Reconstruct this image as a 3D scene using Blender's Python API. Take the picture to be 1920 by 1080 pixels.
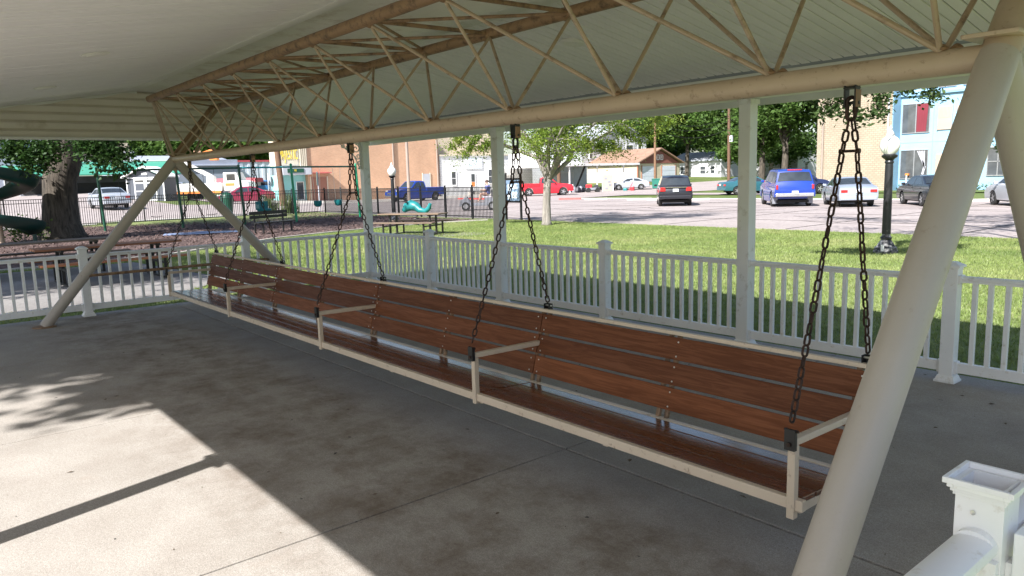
import bpy, math, random
import numpy as np
from mathutils import Vector, Matrix
from mathutils.geometry import tessellate_polygon

S = bpy.context.scene
for o in list(bpy.data.objects): bpy.data.objects.remove(o)
C = S.collection
rad = math.radians

# ------------------------------------------------------------ camera, sky, sun, exposure
cam_d = bpy.data.cameras.new('camera')
cam = bpy.data.objects.new('camera', cam_d); C.objects.link(cam)
CR = ((0.6405563388934832, 0.09373272226584736, -0.7621691108146609),
      (0.767358633871826, -0.11577609045268322, 0.6306794938016117),
      (-0.029125654082647643, -0.9888427952187984, -0.14608772233877937))
cm = Matrix.Identity(4)
for i in range(3):
    cm[i][0] = CR[i][0]; cm[i][1] = -CR[i][1]; cm[i][2] = -CR[i][2]
cm[2][3] = 1.75
cam.matrix_world = cm
cam_d.sensor_width = 36.0
cam_d.lens = 36.0 * 1401.68 / 1920.0
cam_d.clip_start = 0.05; cam_d.clip_end = 3000
S.camera = cam

SUNV = Vector((0.27, -1.0, 0.90)).normalized()          # towards the sun
el = math.asin(SUNV.z)
W = bpy.data.worlds.new('World'); S.world = W; W.use_nodes = True
nt = W.node_tree; bg = nt.nodes['Background']
sky = nt.nodes.new('ShaderNodeTexSky'); sky.sky_type = 'NISHITA'; sky.sun_disc = False
sky.sun_elevation = el; sky.sun_rotation = math.atan2(SUNV.x, SUNV.y)
sky.altitude = 300; sky.air_density = 1.0; sky.dust_density = 1.8; sky.ozone_density = 1.0
nt.links.new(sky.outputs[0], bg.inputs[0]); bg.inputs[1].default_value = 0.086
sd = bpy.data.lights.new('sun', 'SUN'); so = bpy.data.objects.new('sun', sd); C.objects.link(so)
sd.energy = 5.0; sd.angle = rad(0.55); sd.color = (1.0, 0.975, 0.945)
so.rotation_euler = SUNV.to_track_quat('Z', 'Y').to_euler()
S.view_settings.view_transform = 'Standard'; S.view_settings.look = 'None'
S.view_settings.gamma = 1.0; S.view_settings.use_curve_mapping = False
S.view_settings.exposure = 1.2
S.render.engine = 'CYCLES'
S.cycles.max_bounces = 10; S.cycles.diffuse_bounces = 6; S.cycles.glossy_bounces = 4
S.cycles.transparent_max_bounces = 16

# ------------------------------------------------------------ helpers
def srgb(r, g, b):
    f = lambda c: (c/255/12.92) if c/255 <= .04045 else ((c/255+.055)/1.055)**2.4
    return (f(r), f(g), f(b))

class MB:
    def __init__(s): s.v = []; s.f = []
    def add(s, vs, fs, M=None):
        n = len(s.v)
        if M is not None: vs = [tuple(M @ Vector(p)) for p in vs]
        s.v += [tuple(p) for p in vs]; s.f += [tuple(i+n for i in q) for q in fs]
        return s
    def box(s, c, d, M=None, rz=0, taper=1.0):
        x, y, z = d[0]/2, d[1]/2, d[2]/2; t = taper
        vs = [(-x,-y,-z),(x,-y,-z),(x,y,-z),(-x,y,-z),(-x*t,-y*t,z),(x*t,-y*t,z),(x*t,y*t,z),(-x*t,y*t,z)]
        fs = [(0,3,2,1),(4,5,6,7),(0,1,5,4),(1,2,6,5),(2,3,7,6),(3,0,4,7)]
        T = Matrix.Translation(c)
        if rz: T = T @ Matrix.Rotation(rz, 4, 'Z')
        return s.add(vs, fs, T if M is None else M @ T)
    def rng(s, x0, x1, y0, y1, z0, z1, M=None):
        return s.box(((x0+x1)/2,(y0+y1)/2,(z0+z1)/2), (abs(x1-x0),abs(y1-y0),abs(z1-z0)), M)
    def tube(s, pts, r, n=10, cap=True, M=None, closed=False):
        pts = [Vector(p) for p in pts]; k = len(pts)
        rs = r if isinstance(r, (list, tuple)) else [r]*k
        vs = []; fs = []
        prev = None
        for i, p in enumerate(pts):
            if closed: d = pts[(i+1) % k] - pts[i-1]
            else: d = pts[min(i+1, k-1)] - pts[max(i-1, 0)]
            d.normalize()
            if prev is None:
                a = Vector((0,0,1)) if abs(d.z) < .9 else Vector((1,0,0))
                u = d.cross(a).normalized()
            else:
                u = (prev - d*prev.dot(d)).normalized()
            prev = u; w = d.cross(u)
            for j in range(n):
                t = 2*math.pi*j/n
                vs.append(p + (u*math.cos(t) + w*math.sin(t))*rs[i])
        m = k if closed else k-1
        for i in range(m):
            a = i*n; b = ((i+1) % k)*n
            for j in range(n):
                fs.append((a+j, a+(j+1) % n, b+(j+1) % n, b+j))
        if cap and not closed:
            fs.append(tuple(range(n))[::-1]); fs.append(tuple((k-1)*n+j for j in range(n)))
        return s.add(vs, fs, M)
    def bar(s, p0, p1, w, h, M=None, up=(0,0,1)):
        p0 = Vector(p0); p1 = Vector(p1); d = (p1-p0); L = d.length; d.normalize()
        u = Vector(up).cross(d)
        if u.length < 1e-4: u = Vector((1,0,0)).cross(d)
        u.normalize(); t = d.cross(u)
        vs = []
        for p in (p0, p1):
            for a, b in ((-1,-1),(1,-1),(1,1),(-1,1)): vs.append(p + u*a*w/2 + t*b*h/2)
        fs = [(0,1,2,3),(4,7,6,5),(0,4,5,1),(1,5,6,2),(2,6,7,3),(3,7,4,0)]
        return s.add(vs, fs, M)
    def lathe(s, prof, n=16, c=(0,0,0), M=None, axis='Z'):
        vs = []; fs = []; k = len(prof)
        for r, z in prof:
            for j in range(n):
                t = 2*math.pi*j/n; a, b = r*math.cos(t), r*math.sin(t)
                if axis == 'Z': vs.append((c[0]+a, c[1]+b, c[2]+z))
                elif axis == 'Y': vs.append((c[0]+a, c[1]+z, c[2]-b))
                else: vs.append((c[0]+z, c[1]+a, c[2]+b))
        for i in range(k-1):
            for j in range(n):
                fs.append((i*n+j, i*n+(j+1) % n, (i+1)*n+(j+1) % n, (i+1)*n+j))
        fs.append(tuple(range(n))[::-1]); fs.append(tuple((k-1)*n+j for j in range(n)))
        return s.add(vs, fs, M)
    def prism(s, poly, a, b, axis='Y', M=None):
        # poly: 2D points; extruded from a to b along axis. axis Y: (x,z), X: (y,z), Z: (x,y)
        def P(p, t):
            return (p[0], t, p[1]) if axis == 'Y' else ((t, p[0], p[1]) if axis == 'X' else (p[0], p[1], t))
        n = len(poly)
        tris = tessellate_polygon([[Vector((p[0], p[1], 0)) for p in poly]])
        vs = [P(p, a) for p in poly] + [P(p, b) for p in poly]
        fs = [tuple(t) for t in tris] + [tuple(i+n for i in t)[::-1] for t in tris]
        for i in range(n): fs.append((i, (i+1) % n, n+(i+1) % n, n+i))
        return s.add(vs, fs, M)
    def mesh(s, name):
        me = bpy.data.meshes.new(name); me.from_pydata(s.v, [], s.f)
        me.validate(); fixn(me); return me
    def build(s, name, mat, parent=None, smooth=False, bevel=0, loc=None, rot=None):
        return put(name, s.mesh(name), mat, parent, smooth, bevel, loc, rot)

import bmesh
def fixn(me):
    bm = bmesh.new(); bm.from_mesh(me); bmesh.ops.recalc_face_normals(bm, faces=bm.faces); bm.to_mesh(me); bm.free()

def put(name, me, mat=None, parent=None, smooth=False, bevel=0, loc=None, rot=None):
    o = bpy.data.objects.new(name, me); C.objects.link(o)
    if mat is not None and not me.materials: me.materials.append(mat)
    if parent is not None: o.parent = parent
    if loc is not None: o.location = loc
    if rot is not None: o.rotation_euler = rot
    if smooth:
        me.polygons.foreach_set('use_smooth', [True]*len(me.polygons))
        if smooth != 'all': me.set_sharp_from_angle(angle=rad(40))
    if bevel:
        m = o.modifiers.new('bevel', 'BEVEL'); m.width = bevel; m.segments = 2; m.limit_method = 'ANGLE'
    return o

def np_mesh(name, V, F):
    me = bpy.data.meshes.new(name); V = np.asarray(V, np.float32); F = np.asarray(F, np.int32)
    k = F.shape[1]; me.vertices.add(len(V)); me.vertices.foreach_set('co', V.ravel())
    me.loops.add(F.size); me.loops.foreach_set('vertex_index', F.ravel())
    me.polygons.add(len(F)); me.polygons.foreach_set('loop_start', np.arange(0, F.size, k, dtype=np.int32))
    me.update(calc_edges=True); return me

def empty(name, label, cat, loc=(0,0,0), rz=0, group=None):
    o = bpy.data.objects.new(name, None); C.objects.link(o); o.empty_display_size = .2
    o.location = loc; o.rotation_euler = (0,0,rz)
    return tag(o, label, cat, group)
def tag(o, label, cat, group=None):
    o['label'] = label; o['category'] = cat
    if group: o['group'] = group
    return o
def struct(o): o['kind'] = 'structure'; return o
def stuff(o): o['kind'] = 'stuff'; return o
def copy_tree(o, parent=None):
    c = o.copy(); C.objects.link(c); c.parent = parent
    for ch in list(o.children): copy_tree(ch, c)
    return c

# ------------------------------------------------------------ materials
def nodes(name):
    m = bpy.data.materials.new(name); m.use_nodes = True
    return m, m.node_tree, m.node_tree.nodes['Principled BSDF']
def lk(t, a, b): t.links.new(a, b)
def vec(t, kind='object', scale=(1,1,1), rnd=True):
    if kind == 'world':
        g = t.nodes.new('ShaderNodeNewGeometry'); out = g.outputs['Position']
    else:
        g = t.nodes.new('ShaderNodeTexCoord'); out = g.outputs['Object']
    if rnd and kind != 'world':
        oi = t.nodes.new('ShaderNodeObjectInfo'); ml = t.nodes.new('ShaderNodeMath'); ml.operation = 'MULTIPLY'
        ml.inputs[1].default_value = 57.0; lk(t, oi.outputs['Random'], ml.inputs[0])
        ad = t.nodes.new('ShaderNodeVectorMath'); ad.operation = 'ADD'
        lk(t, out, ad.inputs[0]); lk(t, ml.outputs[0], ad.inputs[1]); out = ad.outputs[0]
    mp = t.nodes.new('ShaderNodeMapping'); mp.inputs['Scale'].default_value = scale; lk(t, out, mp.inputs['Vector'])
    return mp.outputs[0]
def noise(t, v, scale, detail=5, rough=.6, dist=0):
    n = t.nodes.new('ShaderNodeTexNoise'); n.inputs['Scale'].default_value = scale
    n.inputs['Detail'].default_value = detail; n.inputs['Roughness'].default_value = rough; n.inputs['Distortion'].default_value = dist
    lk(t, v, n.inputs['Vector']); return n.outputs['Fac']
def ramp(t, fac, stops):
    r = t.nodes.new('ShaderNodeValToRGB'); e = r.color_ramp.elements
    while len(e) < len(stops): e.new(.5)
    for i, (p, c) in enumerate(stops):
        e[i].position = p; e[i].color = (c[0], c[1], c[2], 1) if not isinstance(c, (int, float)) else (c, c, c, 1)
    lk(t, fac, r.inputs[0]); return r.outputs[0]
def mix(t, fac, a, b, mode='MIX'):
    m = t.nodes.new('ShaderNodeMix'); m.data_type = 'RGBA'; m.blend_type = mode
    for sock, x in ((0, fac), (6, a), (7, b)):
        if hasattr(x, 'is_output') or hasattr(x, 'links'): lk(t, x, m.inputs[sock])
        elif isinstance(x, (int, float)): m.inputs[sock].default_value = x
        else: m.inputs[sock].default_value = (x[0], x[1], x[2], 1)
    return m.outputs[2]
def bump(t, b, h, strength=.3, dist=.01):
    n = t.nodes.new('ShaderNodeBump'); n.inputs['Strength'].default_value = strength; n.inputs['Distance'].default_value = dist
    lk(t, h, n.inputs['Height']); lk(t, n.outputs[0], b.inputs['Normal'])
def setc(b, t, c):
    if hasattr(c, 'links'): lk(t, c, b.inputs['Base Color'])
    else: b.inputs['Base Color'].default_value = (c[0], c[1], c[2], 1)

def paint(name, col, rough=.5, var=.12, scale=3, dirt=None, dirt_amt=.4, dirt_scale=4, metal=0, spec=.5, fine=0, coat=0):
    m, t, b = nodes(name); v = vec(t)
    c0 = tuple(x*(1-var) for x in col); c1 = tuple(min(1, x*(1+var)) for x in col)
    c = ramp(t, noise(t, v, scale), [(.3, c0), (.7, c1)])
    if dirt is not None:
        d = ramp(t, noise(t, v, dirt_scale, 8, .7), [(.62-.25*dirt_amt, 0), (.78-.15*dirt_amt, 1)])
        c = mix(t, d, c, dirt)
    setc(b, t, c); b.inputs['Roughness'].default_value = rough; b.inputs['Metallic'].default_value = metal
    b.inputs['Specular IOR Level'].default_value = spec
    if coat: b.inputs['Coat Weight'].default_value = coat; b.inputs['Coat Roughness'].default_value = .06
    if fine: bump(t, b, noise(t, v, fine, 4), .25, .004)
    return m
def carpaint(name, col, metal=.3):
    m, t, b = nodes(name); v = vec(t)
    d = ramp(t, noise(t, v, 1.2, 5), [(.3, tuple(x*.86 for x in col)), (.7, col)])
    setc(b, t, d); b.inputs['Metallic'].default_value = metal; b.inputs['Roughness'].default_value = .34
    b.inputs['Coat Weight'].default_value = .7; b.inputs['Coat Roughness'].default_value = .06
    return m
def glassy(name, col=(.02,.025,.03), rough=.06):
    m, t, b = nodes(name); v = vec(t)
    setc(b, t, ramp(t, noise(t, v, 1.5), [(.3, col), (.8, tuple(x*2.2 for x in col))]))
    b.inputs['Roughness'].default_value = rough; b.inputs['Specular IOR Level'].default_value = .8
    return m
def emit_less(name, col, rough=.6): return paint(name, col, rough, .06)

M = {}
M['white_vinyl'] = paint('white_vinyl', (.81,.81,.81), .38, .05, 2, (.42,.38,.31), .16, 7)
M['rail_vinyl'] = paint('rail_vinyl', (.84,.84,.85), .36, .05, 2, (.55,.50,.42), .16, 14)
M['ceiling'] = paint('ceiling_vinyl', (.80,.775,.775), .5, .04, 1.2)
M['ridge'] = paint('ridge_panel', (.74,.72,.68), .5, .08, 1.6, (.45,.36,.29), .38, 2.2)
M['trim'] = paint('eave_trim', (.72,.72,.70), .45, .05)
M['siding'] = paint('siding', (.66,.61,.54), .5, .07, 1.5, (.44,.38,.30), .25, 1.8)
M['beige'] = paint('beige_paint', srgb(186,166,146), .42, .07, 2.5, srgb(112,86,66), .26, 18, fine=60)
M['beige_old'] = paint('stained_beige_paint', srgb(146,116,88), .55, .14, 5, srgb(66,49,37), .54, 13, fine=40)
M['leg'] = paint('leg_paint', srgb(178,169,160), .40, .07, 1.2, srgb(150,130,112), .0, 18, fine=60)
M['bench_paint'] = paint('bench_frame_paint', srgb(206,190,172), .42, .05, 2.5, srgb(120,92,70), .16, 24)
M['web'] = paint('web_paint', srgb(174,153,131), .45, .1, 4, srgb(84,62,46), .34, 9)
M['black_steel'] = paint('black_steel', (.012,.012,.013), .45, .3, 8, (.05,.035,.025), .2, 10)
M['rust'] = paint('rusty_chain', (.045,.022,.016), .55, .4, 14, (.015,.013,.012), .5, 20, metal=.4)
M['zinc'] = paint('zinc', (.62,.62,.60), .3, .1, 10, metal=.9)
M['dark'] = paint('dark_gap', (.02,.02,.02), .9, .2)
M['rubber'] = paint('tyre_rubber', (.018,.018,.018), .8, .2)
M['rim'] = paint('rim_alloy', (.5,.5,.52), .3, .1, 6, metal=.7)
M['glass'] = glassy('car_glass'); M['pane'] = glassy('window_pane', (.05,.055,.06), .08)
M['red_lens'] = paint('red_lens', (.5,.02,.02), .2, .1, coat=.5)
M['white_lens'] = paint('clear_lens', (.8,.8,.8), .15, .05, coat=.5)
M['plate'] = paint('plate', (.75,.77,.8), .5, .1, 20)
M['chrome'] = paint('chrome', (.6,.6,.6), .15, .1, metal=1)
M['plastic_black'] = paint('black_plastic', (.02,.02,.022), .55, .2)

def wood(name, a, b_, c, rough=.3, coat=.35, spec=.5):
    m, t, b = nodes(name); v = vec(t, scale=(1, 1, 1))
    v1 = vec(t, scale=(.9, 16, 16)); v2 = vec(t, scale=(.35, 5, 5))
    g = noise(t, v1, 3.0, 8, .65, 1.2); g2 = noise(t, v2, 2.0, 4, .6, .8)
    col = ramp(t, g, [(.30, tuple(x*.80 for x in a)), (.46, a), (.54, b_), (.72, c)])
    oi = t.nodes.new('ShaderNodeObjectInfo')
    col = mix(t, .35, col, ramp(t, g2, [(.3, a), (.7, c)]))
    tint = ramp(t, oi.outputs['Random'], [(0, (.62,.60,.62)), (.5, (.92,.90,.90)), (1, (1.2,1.14,1.06))])
    col = mix(t, 1.0, col, tint, 'MULTIPLY')
    scr = ramp(t, noise(t, vec(t, scale=(3, 40, 40)), 4, 6, .7), [(.70, 0), (.78, 1)])
    col = mix(t, scr, col, tuple(x*1.7 for x in c))
    setc(b, t, col)
    lk(t, ramp(t, g, [(.3, rough*1.3), (.7, rough*.8)]), b.inputs['Roughness'])
    b.inputs['Coat Weight'].default_value = coat; b.inputs['Coat Roughness'].default_value = .18; b.inputs['Specular IOR Level'].default_value = spec
    bump(t, b, g, .35, .002)
    return m
M['back_wood'] = wood('stained_back_board', (.128,.042,.0165), (.188,.065,.026), (.238,.089,.038), .55, .0, .22)
M['seat_wood'] = wood('stained_seat_board', (.100,.031,.012), (.155,.050,.019), (.205,.070,.027), .24, .5)
M['table_wood'] = wood('table_board', (.22,.085,.036), (.31,.125,.055), (.37,.16,.075), .55, .03)
M['grey_wood'] = wood('grey_table_board', (.12,.085,.06), (.19,.14,.10), (.24,.18,.13), .6, 0)
M['pole_wood'] = wood('utility_pole_wood', (.13,.075,.045), (.21,.12,.07), (.27,.17,.10), .85, 0)

def concrete_floor():
    m, t, b = nodes('concrete_floor'); w = vec(t, 'world'); 
    base = ramp(t, noise(t, w, 1.1, 6, .6), [(.25, (.35,.318,.284)), (.75, (.44,.404,.365))])
    sp = ramp(t, noise(t, w, 160, 3, .7), [(.35, .68), (.65, 1.20)])
    base = mix(t, 1.0, base, sp, 'MULTIPLY')
    sp2 = ramp(t, noise(t, w, 55, 5, .8), [(.40, .84), (.62, 1.06)])
    base = mix(t, 1.0, base, sp2, 'MULTIPLY')
    ws = vec(t, 'world', (1.0, .55, 1))
    st = ramp(t, noise(t, w, 2.4, 12, .76, 0), [(.42, 0), (.66, .85)])
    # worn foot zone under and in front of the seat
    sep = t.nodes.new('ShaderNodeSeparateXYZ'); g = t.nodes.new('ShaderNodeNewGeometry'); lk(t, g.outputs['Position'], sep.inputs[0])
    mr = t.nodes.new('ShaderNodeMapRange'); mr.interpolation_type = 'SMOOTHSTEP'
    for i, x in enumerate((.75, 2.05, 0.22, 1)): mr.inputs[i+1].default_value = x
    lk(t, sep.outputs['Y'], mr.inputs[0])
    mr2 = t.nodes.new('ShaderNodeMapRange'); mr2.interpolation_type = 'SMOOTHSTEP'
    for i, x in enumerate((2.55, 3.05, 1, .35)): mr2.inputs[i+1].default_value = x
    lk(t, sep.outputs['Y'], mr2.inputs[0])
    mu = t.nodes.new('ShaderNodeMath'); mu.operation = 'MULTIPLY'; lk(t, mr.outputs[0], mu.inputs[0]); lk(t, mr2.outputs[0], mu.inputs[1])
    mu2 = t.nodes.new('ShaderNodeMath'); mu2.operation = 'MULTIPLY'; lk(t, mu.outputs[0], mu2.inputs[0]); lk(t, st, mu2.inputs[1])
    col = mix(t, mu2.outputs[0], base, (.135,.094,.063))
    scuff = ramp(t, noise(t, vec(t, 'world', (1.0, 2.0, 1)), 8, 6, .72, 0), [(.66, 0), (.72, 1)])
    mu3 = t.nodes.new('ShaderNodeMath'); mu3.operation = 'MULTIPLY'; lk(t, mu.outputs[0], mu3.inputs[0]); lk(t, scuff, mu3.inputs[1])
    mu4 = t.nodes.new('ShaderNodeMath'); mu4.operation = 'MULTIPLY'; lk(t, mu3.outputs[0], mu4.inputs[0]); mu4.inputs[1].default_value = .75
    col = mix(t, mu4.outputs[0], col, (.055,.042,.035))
    rust = ramp(t, noise(t, vec(t, 'world', (1, .5, 1)), 2.1, 6, .7), [(.60, 0), (.8, 1)])
    mu5 = t.nodes.new('ShaderNodeMath'); mu5.operation = 'MULTIPLY'; lk(t, rust, mu5.inputs[0]); mu5.inputs[1].default_value = .22
    col = mix(t, mu5.outputs[0], col, (.30,.20,.135))
    spot = ramp(t, noise(t, w, 9, 3, .5), [(.735, 0), (.75, 1)])
    col = mix(t, spot, col, (.05,.045,.04))
    setc(b, t, col); b.inputs['Roughness'].default_value = .82
    bump(t, b, noise(t, w, 140, 4, .7), .5, .004)
    return m
M['floor'] = concrete_floor()

def ground_mat(name, a, b_, scale, s2=None, c2=None, rough=.95, bmp=.4, bd=.01, t2=(.5,.6), fine=30):
    m, t, b = nodes(name); w = vec(t, 'world')
    col = ramp(t, noise(t, w, scale, 8, .65), [(.3, a), (.7, b_)])
    f = ramp(t, noise(t, w, fine, 4, .7), [(.3, .75), (.7, 1.2)])
    col = mix(t, 1.0, col, f, 'MULTIPLY')
    if s2: col = mix(t, ramp(t, noise(t, w, s2, 5, .6), [(t2[0], 0), (t2[1], 1)]), col, c2)
    setc(b, t, col); b.inputs['Roughness'].default_value = rough; b.inputs['Specular IOR Level'].default_value = .25
    bump(t, b, noise(t, w, fine, 4), bmp, bd); return m
M['lawn'] = ground_mat('lawn', (.13,.17,.055), (.215,.25,.095), .4, .6, (.32,.30,.15), t2=(.55,.8), fine=14)
M['grass_far'] = ground_mat('far_grass', (.065,.11,.026), (.13,.165,.045), .35, .5, (.20,.19,.07), t2=(.55,.75), fine=5)
M['road'] = ground_mat('street_concrete', (.305,.262,.252), (.375,.328,.314), .25, .6, (.26,.222,.215), t2=(.58,.75), fine=8, bmp=.15)
M['gravel'] = ground_mat('pale_gravel', (.36,.34,.31), (.52,.50,.46), 1.0, fine=5)
M['mulch'] = ground_mat('mulch_soil', (.050,.032,.030), (.10,.066,.06), 2.5, 1.1, (.14,.10,.09), t2=(.5,.7), fine=14, bmp=1, bd=.04)
M['pad'] = ground_mat('pad_concrete', (.20,.185,.175), (.27,.255,.24), .8, fine=20)
M['curb'] = ground_mat('curb_concrete', (.42,.39,.35), (.52,.49,.45), 1.5, fine=10)
M['joint'] = paint('tar_joint', (.07,.06,.055), .9, .3)
M['red_paint'] = paint('red_kerb_paint', (.55,.09,.08), .8, .2, 6)

def leafmat(name, a, b_, c, transl=.45, sc=1.3):
    m, t, b = nodes(name); w = vec(t, 'world')
    n = noise(t, w, sc, 5, .65); n2 = noise(t, w, 9, 2, .5)
    col = ramp(t, n, [(.3, a), (.5, b_), (.72, c)])
    col = mix(t, 1.0, col, ramp(t, n2, [(.3, .65), (.7, 1.3)]), 'MULTIPLY')
    setc(b, t, col); b.inputs['Roughness'].default_value = .5; b.inputs['Specular IOR Level'].default_value = .35
    tr = t.nodes.new('ShaderNodeBsdfTranslucent'); lk(t, col, tr.inputs['Color'])
    mx = t.nodes.new('ShaderNodeMixShader'); mx.inputs[0].default_value = transl
    lk(t, b.outputs[0], mx.inputs[1]); lk(t, tr.outputs[0], mx.inputs[2])
    lk(t, mx.outputs[0], t.nodes['Material Output'].inputs['Surface']); return m
M['leaf_maple'] = leafmat('maple_leaf', (.12,.21,.025), (.21,.30,.045), (.32,.35,.075), .5)
M['leaf_dark'] = leafmat('dark_leaf', (.018,.048,.012), (.032,.075,.016), (.055,.10,.024), .3)
M['leaf_mid'] = leafmat('mid_leaf', (.050,.110,.022), (.085,.160,.032), (.135,.205,.045), .45)
M['leaf_far'] = leafmat('far_leaf', (.062,.128,.030), (.10,.18,.042), (.15,.23,.06), .5)
M['leaf_right'] = leafmat('overhead_leaf', (.045,.085,.026), (.07,.115,.036), (.10,.15,.05), .4)
M['blade'] = leafmat('grass_blade', (.15,.22,.06), (.235,.30,.09), (.36,.375,.16), .35, .45)
M['reed'] = leafmat('reed_blade', (.06,.11,.03), (.10,.15,.045), (.17,.18,.08), .3)
def bark(name, a, b_, sc):
    m, t, b = nodes(name); v = vec(t, scale=(1,1,.16))
    n = noise(t, v, sc, 8, .7, .6); setc(b, t, ramp(t, n, [(.35, a), (.62, b_)])); b.inputs['Roughness'].default_value = .95
    bump(t, b, n, 1.0, .06); return m
M['bark_big'] = bark('rough_bark', (.022,.018,.014), (.115,.095,.075), 9)
M['bark'] = bark('grey_bark', (.13,.115,.10), (.34,.31,.275), 8)

def brickmat(name, c1, c2, mortar, bw, bh, msz=.01, bias=0, axis='Y', scale=1.0, stain=None):
    m, t, b = nodes(name)
    g = t.nodes.new('ShaderNodeNewGeometry'); sp = t.nodes.new('ShaderNodeSeparateXYZ'); cb = t.nodes.new('ShaderNodeCombineXYZ')
    lk(t, g.outputs['Position'], sp.inputs[0]); ad = t.nodes.new('ShaderNodeMath'); ad.operation = 'ADD'
    lk(t, sp.outputs['X'], ad.inputs[0]); lk(t, sp.outputs['Y'], ad.inputs[1])
    lk(t, ad.outputs[0], cb.inputs[0]); lk(t, sp.outputs['Z'], cb.inputs[1])
    br = t.nodes.new('ShaderNodeTexBrick'); br.inputs['Scale'].default_value = scale
    br.inputs['Brick Width'].default_value = bw; br.inputs['Row Height'].default_value = bh; br.inputs['Mortar Size'].default_value = msz
    br.inputs['Bias'].default_value = bias
    for k, c in (('Color1', c1), ('Color2', c2), ('Mortar', mortar)): br.inputs[k].default_value = (*c, 1)
    lk(t, cb.outputs[0], br.inputs['Vector'])
    w = vec(t, 'world'); col = mix(t, 1.0, br.outputs['Color'], ramp(t, noise(t, w, .5, 6, .65), [(.3, .86), (.7, 1.1)]), 'MULTIPLY')
    if stain: col = mix(t, ramp(t, noise(t, w, 1.8, 6, .75), [(.58, 0), (.66, 1)]), col, stain)
    setc(b, t, col); b.inputs['Roughness'].default_value = .9; bump(t, b, br.outputs['Fac'], -.5, .01); return m
M['brick_salmon'] = brickmat('salmon_brick', (.62,.345,.20), (.54,.285,.16), (.54,.42,.32), .24, .085, .012)
M['brick_tan'] = brickmat('tan_block', (.37,.305,.228), (.33,.27,.198), (.22,.18,.135), .34, .17, .018)
M['block_white'] = brickmat('white_painted_block', (.82,.82,.81), (.77,.77,.77), (.48,.48,.48), .42, .21, .016, stain=(.52,.50,.48))
def col_mat(name, rgb, rough=.7, var=.08, **k): M[name] = paint(name, rgb, rough, var, 1.0, **k)
col_mat('blue_panel', (.25,.42,.56)); col_mat('blue_side', (.20,.36,.50)); col_mat('cream', (.64,.57,.44)); col_mat('teal_entry', (.30,.62,.62))
col_mat('yellow_letter', (.80,.62,.06)); col_mat('brown_door', (.33,.15,.10)); col_mat('grey_panel', (.44,.46,.50)); col_mat('white_paint', (.80,.80,.80))
col_mat('shed_grey', (.075,.085,.105)); col_mat('green_roof', (.06,.30,.20), .45); col_mat('roof_grey', (.30,.33,.40)); col_mat('tan_wall', (.58,.49,.38))
col_mat('metal_white', (.62,.68,.76), .4); col_mat('red_trim', (.50,.08,.10)); col_mat('shingle_brown', (.27,.165,.115), .9, .22); col_mat('gable_brown', (.24,.09,.07))
col_mat('cream_siding', (.56,.49,.36)); col_mat('house_white', (.62,.62,.65)); col_mat('house_siding', (.66,.66,.70)); col_mat('shingle_grey', (.34,.36,.40), .9, .18)
col_mat('green_steel', (.015,.30,.15), .35); col_mat('green_dark', (.012,.075,.045), .4); col_mat('teal_plastic', (.015,.19,.20), .4); col_mat('slide_green', (.005,.042,.038), .4)
col_mat('orange', (.70,.22,.05), .5); col_mat('truck_white', (.72,.70,.66), .4); col_mat('yellow', (.72,.52,.04), .5); col_mat('sign_red', (.62,.03,.04), .4)
col_mat('sign_green', (.28,.40,.34), .5); col_mat('globe', (.80,.80,.76), .25); col_mat('lamp_black', (.018,.018,.02), .38, .2, dirt=(.5,.5,.5), dirt_amt=.0)
col_mat('lamp_base', (.03,.03,.033), .5, .3, dirt=(.55,.55,.55), dirt_amt=.55, dirt_scale=9); col_mat('curtain_red', (.17,.022,.035), .9); col_mat('curtain_stripe', (.45,.45,.5), .9)
col_mat('louver', (.42,.33,.27), .7); col_mat('bin_green', (.02,.16,.12), .5); col_mat('junk_dark', (.05,.05,.06), .6, .4); col_mat('junk_mid', (.22,.23,.26), .6, .3)
col_mat('skin', (.52,.32,.24), .6); col_mat('shirt_blue', (.10,.12,.30), .8); col_mat('shirt_white', (.55,.52,.58), .8); col_mat('hair', (.07,.04,.03), .7); col_mat('shorts', (.30,.18,.14), .8)
col_mat('kiosk_panel', (.16,.23,.33), .2); col_mat('pale_sign', (.74,.82,.88), .5); col_mat('sign_ink', (.55,.66,.80), .6); col_mat('door_white', (.62,.66,.74), .5)
col_mat('teal_bg', (.05,.40,.42), .5); col_mat('tarp', (.24,.30,.48), .4, .3); col_mat('wire', (.02,.02,.02), .6); col_mat('downspout', (.30,.24,.20), .5)
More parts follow.
